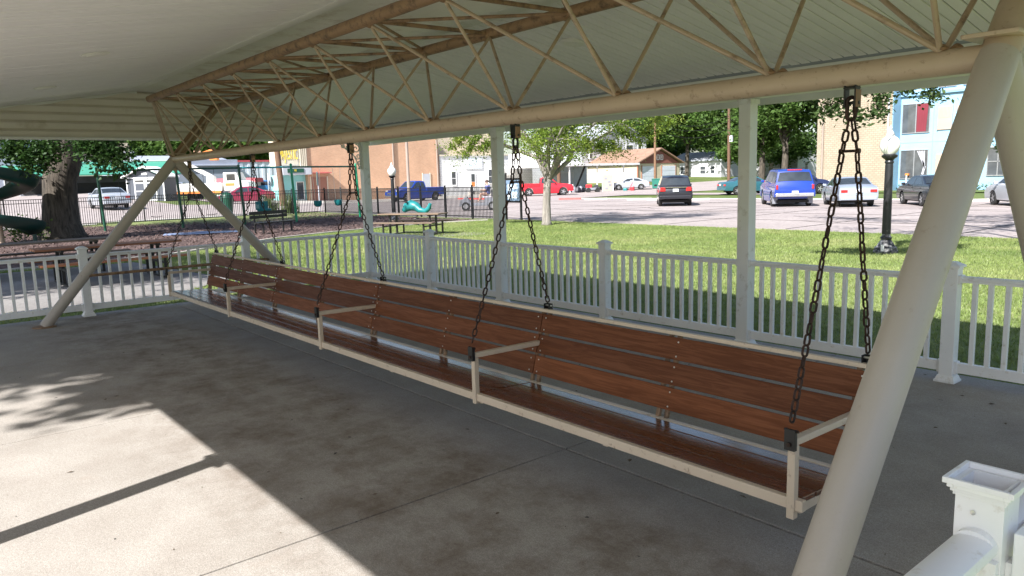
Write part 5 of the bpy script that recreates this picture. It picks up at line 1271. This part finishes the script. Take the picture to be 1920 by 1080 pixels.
bpart(gr, 'wall', 'roof_grey', -5, 5, -9, 5, -.5, 4.0); m = MB(); m.prism([(5.3, 3.2), (5.3, 3.35), (-5, 4.9), (-5, 4.7)], -9.5, 5.5, 'Y'); m.build('roof', M['roof_grey'], gr); bpart(gr, 'chimney', 'brick_salmon', -1.5, -.8, 1.6, 2.3, 4.2, 5.4)
for y in (-4, -3.2): bpart(gr, 'door', 'white_paint', 5.001, 5.06, y, y+.5, .1, 1.9)
mb = empty('metal_building', 'white ribbed metal building with red roof edge behind the trucks', 'building', (-106, 38, gz(-100, 37)))
bpart(mb, 'wall', 'metal_white', -6, 4, -10, 14, -.5, 4.2); bpart(mb, 'roof_edge', 'red_trim', -6.1, 4.15, -10.1, 14.1, 4.201, 4.42)
for i in range(24): bpart(mb, 'rib', 'metal_white', 4.001, 4.07, -9.6+i*1.0, -9.25+i*1.0, 0, 4.19)
tr_ = empty('trailer_stall', 'small stall trailer with pink-red roof beside the pink sedan', 'trailer', (-91, 33, gz(-91, 33)), rad(-38))
bpart(tr_, 'body', 'truck_white', -1.2, 1.2, -2.3, 2.3, .4, 1.5); m = MB(); m.prism([(-1.5, 1.5), (1.5, 1.5), (1.2, 2.0), (-1.2, 2.0)], -2.6, 2.6, 'Y'); m.build('roof', M['red_trim'], tr_); bpart(tr_, 'hatch', 'dark', 1.201, 1.23, .2, 1.6, .7, 1.3); bpart(tr_, 'counter', 'yellow', 1.201, 1.4, -2.0, -.4, .62, .8)
for y in (-1.2, 1.2): put('wheel', wm, M['rubber'], tr_, loc=(1.0, y, .4), rot=(0, 0, rad(90)), smooth=True)
lb = empty('blue_house', 'pale blue-grey building glimpsed left of the big trunk', 'building', (-98, 2, gz(-90, 4)))
bpart(lb, 'wall', 'roof_grey', -6, 6, -14, 12, -.5, 5.6); bpart(lb, 'roof', 'shingle_grey', -6.4, 6.4, -14.4, 12.4, 5.601, 5.9); window(lb, 'X', 6, 2.6, 3.5, 1.6, 2.8, 1); window(lb, 'X', 6, 7.6, 8.5, 1.0, 2.8, 1)
# garden shed
sh = empty('garden_shed', 'slate grey garden shed with white trim and gabled porch', 'shed', (-71.3, 17.7, gz(-71, 17.7)), rad(-36))
bpart(sh, 'wall', 'shed_grey', -2.8, 0, -1.6, 1.6, -.2, 2.0)
m = MB(); m.prism([(-1.9, 1.95), (0, 2.85), (1.9, 1.95), (1.9, 2.07), (0, 2.98), (-1.9, 2.07)], -3.0, .35, 'X'); m.build('roof', M['white_paint'], sh)
m = MB(); m.prism([(-1.6, 2.001), (1.6, 2.001), (0, 2.76)], .0, .03, 'X'); m.build('gable', M['shed_grey'], sh); bpart(sh, 'name_plate', 'white_paint', .031, .05, -.25, .25, 2.2, 2.38)
for y in (-1.6, 1.5): bpart(sh, 'corner_trim', 'white_paint', .002, .06, y, y+.1, -.1, 2.0)
bpart(sh, 'corner_trim', 'white_paint', -2.85, -2.75, -1.65, -1.601, -.1, 2.0); bpart(sh, 'eave_trim', 'white_paint', .002, .07, -1.5, 1.5, 1.9, 2.0)
for y in (-.95, .03):
    d_ = bpart(sh, 'shed_door', 'white_paint', .003, .05, y, y+.92, -.05, 1.85); bpart(d_, 'door_panel', 'shed_grey', .051, .07, y+.1, y+.82, .1, .75); bpart(d_, 'door_panel', 'shed_grey', .051, .07, y+.1, y+.82, .85, 1.45); bpart(d_, 'door_light', 'pane', .051, .07, y+.1, y+.82, 1.56, 1.76)
bpart(sh, 'side_panel', 'shed_grey', -2.4, -1.4, -1.64, -1.601, .1, 1.8)
# ------------------------------------------------------------ poles, signs, bins
def upole(label, x, y, h, lean=(0, 0), arms=True, r0=.17):
    z = gz(x, y); r = empty('utility_pole', label, 'utility pole', (x, y, z), 0, 'wooden utility poles')
    m = MB(); m.tube([(0, 0, -.2), (lean[0]*.5, lean[1]*.5, h/2), (lean[0], lean[1], h)], [r0, r0*.85, r0*.7], 12); m.build('pole', M['pole_wood'], r, smooth=True)
    if arms:
        MB().bar((lean[0]-1.1, lean[1]-.5, h-.8), (lean[0]+1.1, lean[1]+.5, h-.8), .10, .12).build('cross_arm', M['pole_wood'], r)
        for s in (-1, 0, 1):
            m = MB(); m.lathe([(.05, 0), (.06, .06), (.03, .14)], 8, (lean[0]+s, lean[1]+s*.45, h-.73)); m.build('insulator', M['grey_panel'], r)
    return r
upole('leaning brown utility pole beside the theatre sign', -58.0, 24.5, 8.5, (-.75, -.10), r0=.26)
p1_ = upole('brown utility pole standing before the tan garage', -62.0, 75.4, 12.0, (0, 0))
p2_ = upole('pale utility pole with transformer right of the garage', -59.0, 87.0, 12.5, (-.15, 0), r0=.22)
m = MB(); m.lathe([(.02, 0), (.24, .03), (.24, .75), (.1, .85)], 12, (.35, -.1, 5.2)); m.build('transformer', M['grey_panel'], p2_, smooth=True)
upole('short pale post beside the red pickup', -57.1, 54.0, 5.0, arms=False, r0=.22)
for k, (za, zb2) in enumerate(((8.6, 9.0), (8.0, 8.4), (7.2, 7.4))):
    m = MB(); a = Vector((-62, 75.4, za)); b = Vector((-59, 87, zb2)); c = Vector((-40, 150, zb2+1)); e = Vector((-58.7, 24.4, za-.6))
    for p, q in ((a, b), (b, c), (e, a)):
        m.tube([p.lerp(q, t)-Vector((0, 0, 1.2*4*t*(1-t))) for t in (0, .2, .4, .6, .8, 1)], .02, 4)
    tag(m.build('power_line', M['wire']), ('highest', 'middle', 'lowest')[k] + ' power line strung between the utility poles', 'wire', 'overhead lines')
st = empty('stop_sign', 'red octagonal stop sign reading STOP near the leaning pole', 'sign', (-73.7, 29.7, gz(-73.7, 29.7)), rad(70))
m = MB(); m.tube([(0, 0, 0), (0, 0, 2.5)], .035, 8); m.build('post', M['grey_panel'], st)
m = MB(); m.lathe([(.48, 0), (.48, .02)], 8, (0, 0, 0), axis='Z'); fo = m.build('face', M['sign_red'], st, loc=(.04, 0, 2.2), rot=(rad(90), rad(22.5), rad(90)))
m = MB(); m.lathe([(.53, 0), (.53, .015)], 8, axis='Z'); m.build('border', M['white_paint'], st, loc=(.022, 0, 2.2), rot=(rad(90), rad(22.5), rad(90)))
text_part('STOP', .36, M['white_paint'], st, (.068, 0, 2.2), (rad(90), 0, rad(90)), .004)
sg = empty('road_sign', 'blank green-grey back of a road sign beyond the bucket swings', 'sign', (-47.5, 22.6, gz(-47.5, 22.6)), rad(-35))
m = MB(); m.tube([(0, 0, 0), (0, 0, 2.6)], .03, 8); m.build('post', M['grey_panel'], sg); m = MB(); m.rng(-.28, .28, -.045, -.032, 1.75, 2.65); m.build('plate', M['sign_green'], sg)
for (x, y, nm) in ((-55.4, 67.6, 'dark green wheeled bin at the garage drive, left one'), (-55.0, 69.6, 'dark green wheeled bin with raised lid nearest the brown pole')):
    b_ = empty('wheelie_bin', nm, 'bin', (x, y, gz(x, y)), rad(40), 'green bins by the garage')
    m = MB(); m.box((0, 0, .55), (.9, .8, 1.0), taper=1.12); m.build('bin_body', M['bin_green'], b_, bevel=.02); MB().box((0, 0, 1.10), (1.08, .98, .08)).build('lid', M['bin_green'], b_, bevel=.02)
    for s in (-.4, .4): m = MB(); m.lathe([(.02, -.04), (.13, -.04), (.13, .04), (.02, .04)], 12, (.42, s, .13), axis='Y'); m.build('wheel', M['rubber'], b_)
yb_ = empty('yellow_bin', 'yellow upright bin far away at the shed corner', 'bin', (-80.5, 21.6, gz(-80.5, 21.6)))
MB().rng(-.35, .35, -.35, .35, 0, .95).build('bin_body', M['yellow'], yb_, bevel=.04); MB().rng(-.38, .38, -.38, .38, .951, 1.1).build('lid', M['sign_red'], yb_, bevel=.03)
# kerbs, parking blocks, joints
for nm, x0, x1, y0, y1 in (('far_kerb', -45, 40, 45.0, 45.2),):
    struct(MB().rng(x0, x1, y0, y1, -.25, -.11).build(nm, M['curb'], bevel=.02))
jt = MB()
for y in (26.2, 30.6, 35.2, 40.0): jt.rng(-60, 40, y-.05, y+.05, -.162, -.154)
for x in range(-58, 20, 5): jt.rng(x-.04, x+.04, 22.4, 44.8, -.162, -.1545)
jr2 = random.Random(3)
for k in range(26):                                              # crack seals wandering over the slabs
    x = jr2.uniform(-45, 5); y = jr2.uniform(23, 43); a = jr2.uniform(-.5, .5)
    for s in range(6):
        nx_, ny_ = x+math.cos(a)*1.3, y+math.sin(a)*1.3; jt.bar((x, y, -.157), (nx_, ny_, -.157), .055, .006); x, y = nx_, ny_; a += jr2.uniform(-.4, .4)
struct(jt.build('street_joints', M['joint']))
PB = 'concrete parking stops'
for i, (x, y, c_) in enumerate([(-44.0, 42.8, 'red_paint'), (-40.9, 42.6, 'curb'), (-36.6, 42.7, 'curb'), (-34.6, 42.6, 'curb'), (-31.6, 42.8, 'curb'), (-24.9, 42.9, 'curb'), (-20.6, 42.2, 'curb'), (-14.3, 42.9, 'curb')]):
    m = MB(); m.prism([(-.12, 0), (.12, 0), (.08, .14), (-.08, .14)], -.9, .9, 'X')
    lab = 'red painted parking stop at the left end of the lot' if i == 0 else 'pale concrete parking stop, %s to the right of the red one' % ['', 'first', 'second', 'third', 'fourth', 'fifth', 'sixth', 'seventh'][i]
    tag(m.build('parking_stop', M[c_], loc=(x, y, -.158), rot=(0, 0, rad(40)), bevel=.01), lab, 'parking stop', PB)
struct(MB().rng(-58.2, -53.8, 41.8, 42.1, -.16, -.02).build('red_kerb', M['red_paint'], bevel=.02))
# ------------------------------------------------------------ trees
def leaf_mesh(name, centres, radii, n_each, size, seed, flat=.55, droop=0):
    g = np.random.default_rng(seed); C_ = np.repeat(np.asarray(centres, float), n_each, 0); Rr = np.repeat(np.asarray(radii, float), n_each)
    n = len(C_); P = C_ + g.normal(0, 1, (n, 3))*Rr[:, None]*np.array([.55, .55, .42]); P[:, 2] -= droop*np.abs(g.normal(0, 1, n))
    nr = g.normal(0, 1, (n, 3)); nr[:, 2] = np.abs(nr[:, 2])+flat; nr /= np.linalg.norm(nr, axis=1)[:, None]
    a = g.normal(0, 1, (n, 3)); u = np.cross(nr, a); u /= np.linalg.norm(u, axis=1)[:, None]; v = np.cross(nr, u)
    s = size*g.uniform(.6, 1.35, n)[:, None]
    tip = P + u*s; mid1 = P + v*s*.55 + nr*s*.12; mid2 = P - v*s*.55 + nr*s*.12; base = P - u*s*.75
    V = np.stack([base, mid1, tip, mid2], 1).reshape(-1, 3); i = np.arange(n)*4
    F = np.concatenate([np.stack([i, i+1, i+2], 1), np.stack([i, i+2, i+3], 1)])
    return np_mesh(name, V, F)
def tree(name, label, base, trunk, fork_r, crown_c, crown_r, leafm, barkm, K1, K2, n_each, lsize, clump, seed, extra=(), group=None, flare=1.5, limb_r=None, low=None, droop=0, ex_n=None, nseg=14):
    r = random.Random(seed); b = Vector(base)
    root = empty(name, label, 'tree', base, 0, group)
    tk = MB(); tp_ = [Vector(p) for p in trunk]; rs = [p[3] for p in trunk] if len(trunk[0]) > 3 else None
    tp_ = [Vector(p[:3]) for p in trunk]
    tk.tube(tp_, rs, nseg); to = tk.build('trunk', M[barkm], root, smooth='all')
    top = tp_[-1]; rt = rs[-1]
    cc = Vector(crown_c); cr = Vector(crown_r); cents = []; rads = []; lm = MB()
    def limb(p, q, r0, r1, wob=.12):
        L = (q-p).length; pts = []
        for i in range(6):
            t = i/5; m_ = p.lerp(q, t); w_ = wob*L*math.sin(math.pi*t)
            pts.append(m_ + Vector((r.uniform(-w_, w_), r.uniform(-w_, w_), (.10*L*math.sin(math.pi*t)) + r.uniform(-w_, w_)*.5)))
        pts[0] = p; pts[-1] = q
        lm.tube(pts, [r0+(r1-r0)*i/5 for i in range(6)], 7, cap=False); return pts
    for k in range(K1):
        az = 2*math.pi*(k+r.uniform(-.3, .3))/K1*1.0; e = r.uniform(-.35, .95)
        d = Vector((math.cos(az)*math.cos(e), math.sin(az)*math.cos(e), math.sin(e)))
        q = cc + Vector((d.x*cr.x, d.y*cr.y, d.z*cr.z))*r.uniform(.45, .8)
        if low is not None and q.z < low: q.z = low + r.uniform(0, .5)
        st = tp_[-1] if r.random() < .65 or len(tp_) < 3 else tp_[-2].lerp(tp_[-1], r.uniform(.2, .9))
        pts = limb(st, q, rt*.62, rt*.16)
        for j in range(K2):
            i = r.randint(2, 5); p = pts[i]
            dd = Vector((r.gauss(0, 1), r.gauss(0, 1), r.gauss(.1, .7))).normalized(); dd = (dd + (p-cc).normalized()*.5).normalized()
            e2 = p + Vector((dd.x*cr.x, dd.y*cr.y, dd.z*cr.z))*r.uniform(.22, .48)
            if low is not None and e2.z < low: e2.z = low + r.uniform(0, .4)
            tw = limb(p, e2, rt*.14, rt*.035, .10)
            cents += [tw[5], tw[4], tw[3]]; rads += [clump, clump*.9, clump*.7]
    n0 = len(cents)
    for grp in extra:
        start, pts_ = grp; s_ = Vector(start); s_ = s_-b
        for p in pts_:
            q = Vector(p)-b; tw = limb(s_, q, rt*.10, rt*.02, .05); cents += [tw[5], tw[4].lerp(tw[5], .4)]; rads += [clump*(.42 if lsize > .09 else .27 if lsize == .085 else .36)]*2
    lm.build('limbs', M[barkm], to, smooth='all')
    me = leaf_mesh('crown', cents[:n0], rads[:n0], n_each, lsize, seed, droop=droop); put('crown', me, M[leafm], root)
    if extra:
        me = leaf_mesh('crown', cents[n0:], rads[n0:], ex_n or n_each, lsize*(.62 if lsize == .085 else 1), seed+1, droop=droop*.5); put('crown', me, M[leafm], root)
    return root
# big old tree by the slide
tree('tree', 'huge old tree with rough thick trunk behind the picnic tables', (-34.4, 5.3, -.17),
     [(0, 0, -.1, 1.05), (0, 0, .25, .80), (0, 0, .7, .68), (.0, .05, 1.5, .62), (.05, .1, 2.3, .60), (.1, .3, 3.0, .62), (.1, .5, 3.6, .55), (.2, .8, 5.0, .48)], .6, (0, .5, 8.5), (8.5, 8.0, 5.0), 'leaf_dark', 'bark_big', 12, 10, 120, .095, 1.25, 21,
     extra=[((-33.6, 5.2, 4.6), [(-32.7, 3.6, 3.1), (-32.2, 4.1, 2.8), (-31.8, 4.7, 3.05), (-32.5, 3.9, 3.4), (-31.9, 4.4, 2.7), (-32.4, 4.9, 3.3)]),
            ((-33.0, 6.4, 4.6), [(-30.8, 5.9, 3.1), (-30.4, 6.3, 2.7), (-30.2, 6.6, 3.1), (-30.0, 6.7, 2.6), (-31.0, 6.0, 3.4)])], nseg=28, low=3.4, ex_n=230)
# maple on the lawn
tree('tree', 'young maple with grey forked trunk and yellow-green leaves on the lawn', (-21.9, 20.0, -.16),
     [(0, 0, -.05, .25), (0, 0, .15, .185), (.02, 0, .9, .155), (.05, .02, 1.5, .15), (.08, .05, 1.9, .16)], .18, (.2, .4, 4.3), (4.6, 4.9, 2.5), 'leaf_maple', 'bark', 10, 12, 85, .050, .55, 5, low=2.5, nseg=14, droop=.06, ex_n=200,
     extra=[((-22.3, 18.6, 3.9), [(-24.0, 17.1, 3.0), (-23.7, 17.4, 2.75), (-23.9, 17.3, 3.3), (-23.2, 17.9, 2.9), (-23.4, 17.6, 3.2), (-22.9, 18.4, 2.9)]), ((-21.2, 21.4, 3.9), [(-19.0, 23.4, 3.4), (-19.6, 22.9, 3.0), (-19.2, 23.1, 3.1), (-20.2, 22.2, 2.75), (-20.6, 21.8, 2.8), (-19.9, 22.5, 3.3), (-18.8, 23.7, 3.7), (-20.9, 21.3, 2.9)])])
# overhanging tree right
HP = [(-6.95, 13.32, 3.09), (-6.81, 13.44, 2.89), (-6.96, 13.22, 2.75), (-6.74, 13.59, 3.17), (-6.62, 13.63, 2.66), (-6.43, 13.96, 3.16), (-6.32, 14.04, 2.95), (-6.36, 13.94, 2.72), (-6.06, 14.4, 3.14), (-5.79, 14.74, 3.2), (-5.74, 14.75, 2.98), (-6.14, 14.34, 3.29), (-5.59, 15.02, 3.4), (-7.11, 13.14, 3.2), (-7.22, 12.97, 3.05), (-7.41, 12.76, 3.2), (-7.6, 12.55, 3.3)]
tree('tree', 'shade tree whose leafy twigs hang over the right lamp post', (.8, 17.2, -.16), [(0, 0, -.05, .5), (0, 0, .4, .36), (-.05, 0, 2, .30), (-.2, -.1, 4, .26)], .3, (-5.2, .2, 8.6), (7.5, 5.2, 3.2), 'leaf_right', 'bark', 9, 8, 60, .085, .75, 9,
     extra=[((-5.8, 15.2, 6.0), HP[:9]), ((-6.0, 15.0, 6.2), HP[9:]), ((-6.2, 21.5, 6.0), [(-7.19, 23.12, 2.25), (-7.27, 23.11, 2.6), (-7.1, 23.0, 2.9)])], low=4.2, ex_n=150)
# tree outside the frame whose shade dapples the near floor
tree('tree', 'shade tree standing before the shelter, casting the leaf shadows on the floor', (-11.6, -9.5, -.16), [(0, 0, -.05, .5), (0, 0, .4, .34), (.1, 0, 2, .29), (.4, 0, 5, .25)], .3, (4.5, .4, 9.0), (3.0, 3.4, 2.8), 'leaf_mid', 'bark', 14, 10, 90, .15, .62, 13, low=5.8)
tree('tree', 'shade tree before the picnic pad, outside the picture on the left', (-19.5, -7.5, -.16), [(0, 0, -.05, .5), (0, 0, .4, .34), (.1, 0, 2, .29), (.4, 0, 5, .25)], .3, (2.2, .6, 9.0), (5.0, 4.0, 3.0), 'leaf_mid', 'bark', 12, 8, 60, .16, .95, 14, low=5.4)
# background trees
BG = 'trees behind the houses'
def far_tree(label, x, y, h, w, leafm, seed, size=.34, K1=9, K2=8, n=60, low=1.0, tr=.35):
    z = gz(x, y); hc = h*.58
    return tree('tree', label, (x, y, z-.1), [(0, 0, -.2, tr*1.5), (0, 0, .6, tr), (.1, 0, h*.22, tr*.85), (.0, .1, h*.36, tr*.7)], tr, (0, 0, hc), (w/2, w/2, h*.42), leafm, 'bark_big', K1, K2, n, size, w*.125, seed, group=BG, low=low)
far_tree('tall leafy tree left of the pale utility pole', -78, 103, 17, 15, 'leaf_mid', 31)
far_tree('dense tree behind the pale utility pole', -66, 103, 18, 15, 'leaf_far', 32)
far_tree('dark tree with trunk beside the tan block wall', -41.0, 70.0, 15, 10, 'leaf_far', 33, .22, low=2.6)
far_tree('bright green tree beside the tan block wall', -44.5, 71.5, 12, 7.5, 'leaf_mid', 34, .20, low=2.0)
far_tree('tree crowding behind the tan block wall corner', -39.5, 78.0, 16, 9, 'leaf_mid', 38, .24, low=3.0)
far_tree('round tree behind the low white house', -92, 112, 16, 14, 'leaf_mid', 35)
far_tree('tree rising behind the two storey house', -98, 96, 15, 13, 'leaf_far', 36)
far_tree('distant tree closing the side street', -62, 140, 18, 18, 'leaf_mid', 37, .4)
far_tree('far tree behind the grey roof building, leftmost of its row', -141, 35, 13, 16, 'leaf_mid', 41, .45)
far_tree('far tree over the bucket truck boom', -137, 43, 12, 15, 'leaf_far', 42, .45)
far_tree('far tree over the metal building middle', -131, 49, 12.5, 15, 'leaf_mid', 43, .45)
far_tree('far tree over the metal building beside the theatre', -127, 57, 12, 15, 'leaf_far', 44, .45)
far_tree('far tree left of the big trunk', -128, 2, 13, 18, 'leaf_far', 45, .45)
for i, (x, y, h, w, lm) in enumerate([(-72, 122, 9, 13, 'leaf_far'), (-84, 124, 10, 14, 'leaf_mid'), (-98, 122, 10, 14, 'leaf_far'), (-58, 118, 9, 11, 'leaf_mid'), (-112, 108, 11, 15, 'leaf_mid'), (-52, 108, 9, 10, 'leaf_far'), (-62, 96, 8, 8, 'leaf_mid')]):
    far_tree(['low dark tree closing the view behind the low white house', 'broad low tree behind the low white house, left part', 'dark low tree behind the two storey house', 'low tree right of the pale utility pole', 'pale green tree far behind the maple crown', 'dark tree between the far white house and tan wall', 'small tree just right of the pale utility pole'][i], x, y, h, w, lm, 60+i, .3, low=.4)
# reeds at the fence, shrubs, bedding
rr_ = np.random.default_rng(3)
for i, (x, y, lab) in enumerate([(-46.3, 18.7, 'clump of tall reed grass behind the adaptive swing seat'), (-45.6, 19.7, 'clump of tall reed grass beside the bright green swing post')]):
    n = 170; a = rr_.uniform(0, 6.283, n); R0 = rr_.uniform(0, .45, n); px_ = x+np.cos(a)*R0*.5; py_ = y+np.sin(a)*R0*1.3; h_ = rr_.uniform(.8, 1.65, n); ln = rr_.normal(0, .13, (n, 2))
    w_ = .022; b0 = rr_.uniform(0, 3.14, n); z0 = gz(x, y)
    V = np.stack([np.stack([px_-np.cos(b0)*w_, py_-np.sin(b0)*w_, np.full(n, z0)], 1), np.stack([px_+np.cos(b0)*w_, py_+np.sin(b0)*w_, np.full(n, z0)], 1), np.stack([px_+ln[:, 0], py_+ln[:, 1], z0+h_], 1)], 1)
    tag(put('reed_grass', np_mesh('reed_grass', V.reshape(-1, 3), np.arange(3*n).reshape(-1, 3)), M['reed']), lab, 'plant', 'reed clumps at the fence')
sb = empty('bush', 'small pale-leaved bush beside the spiral slide foot', 'bush', (-33.6, 5.0-1.1, -.16))
put('foliage', leaf_mesh('foliage', [(rr_.uniform(-.5, .5), rr_.uniform(-.5, .5), rr_.uniform(.25, .8)) for _ in range(14)], [.35]*14, 26, .08, 77), M['leaf_mid'], sb)
for i in range(5):
    m = MB(); m.tube([(0, 0, 0), (math.cos(i*1.3)*.3, math.sin(i*1.3)*.3, .6)], .012, 5); m.build('stem', M['bark'], sb)
bed = leaf_mesh('border_plants', [(-26.8+i*.28, 63.0+rr_.uniform(-.2, .2), .05+rr_.uniform(-.05, .12)) for i in range(28)], [.22]*28, 14, .09, 88)
tag(stuff(put('border_plants', bed, M['leaf_mid'])), 'low green plants along the foot of the blue bay', 'plants')
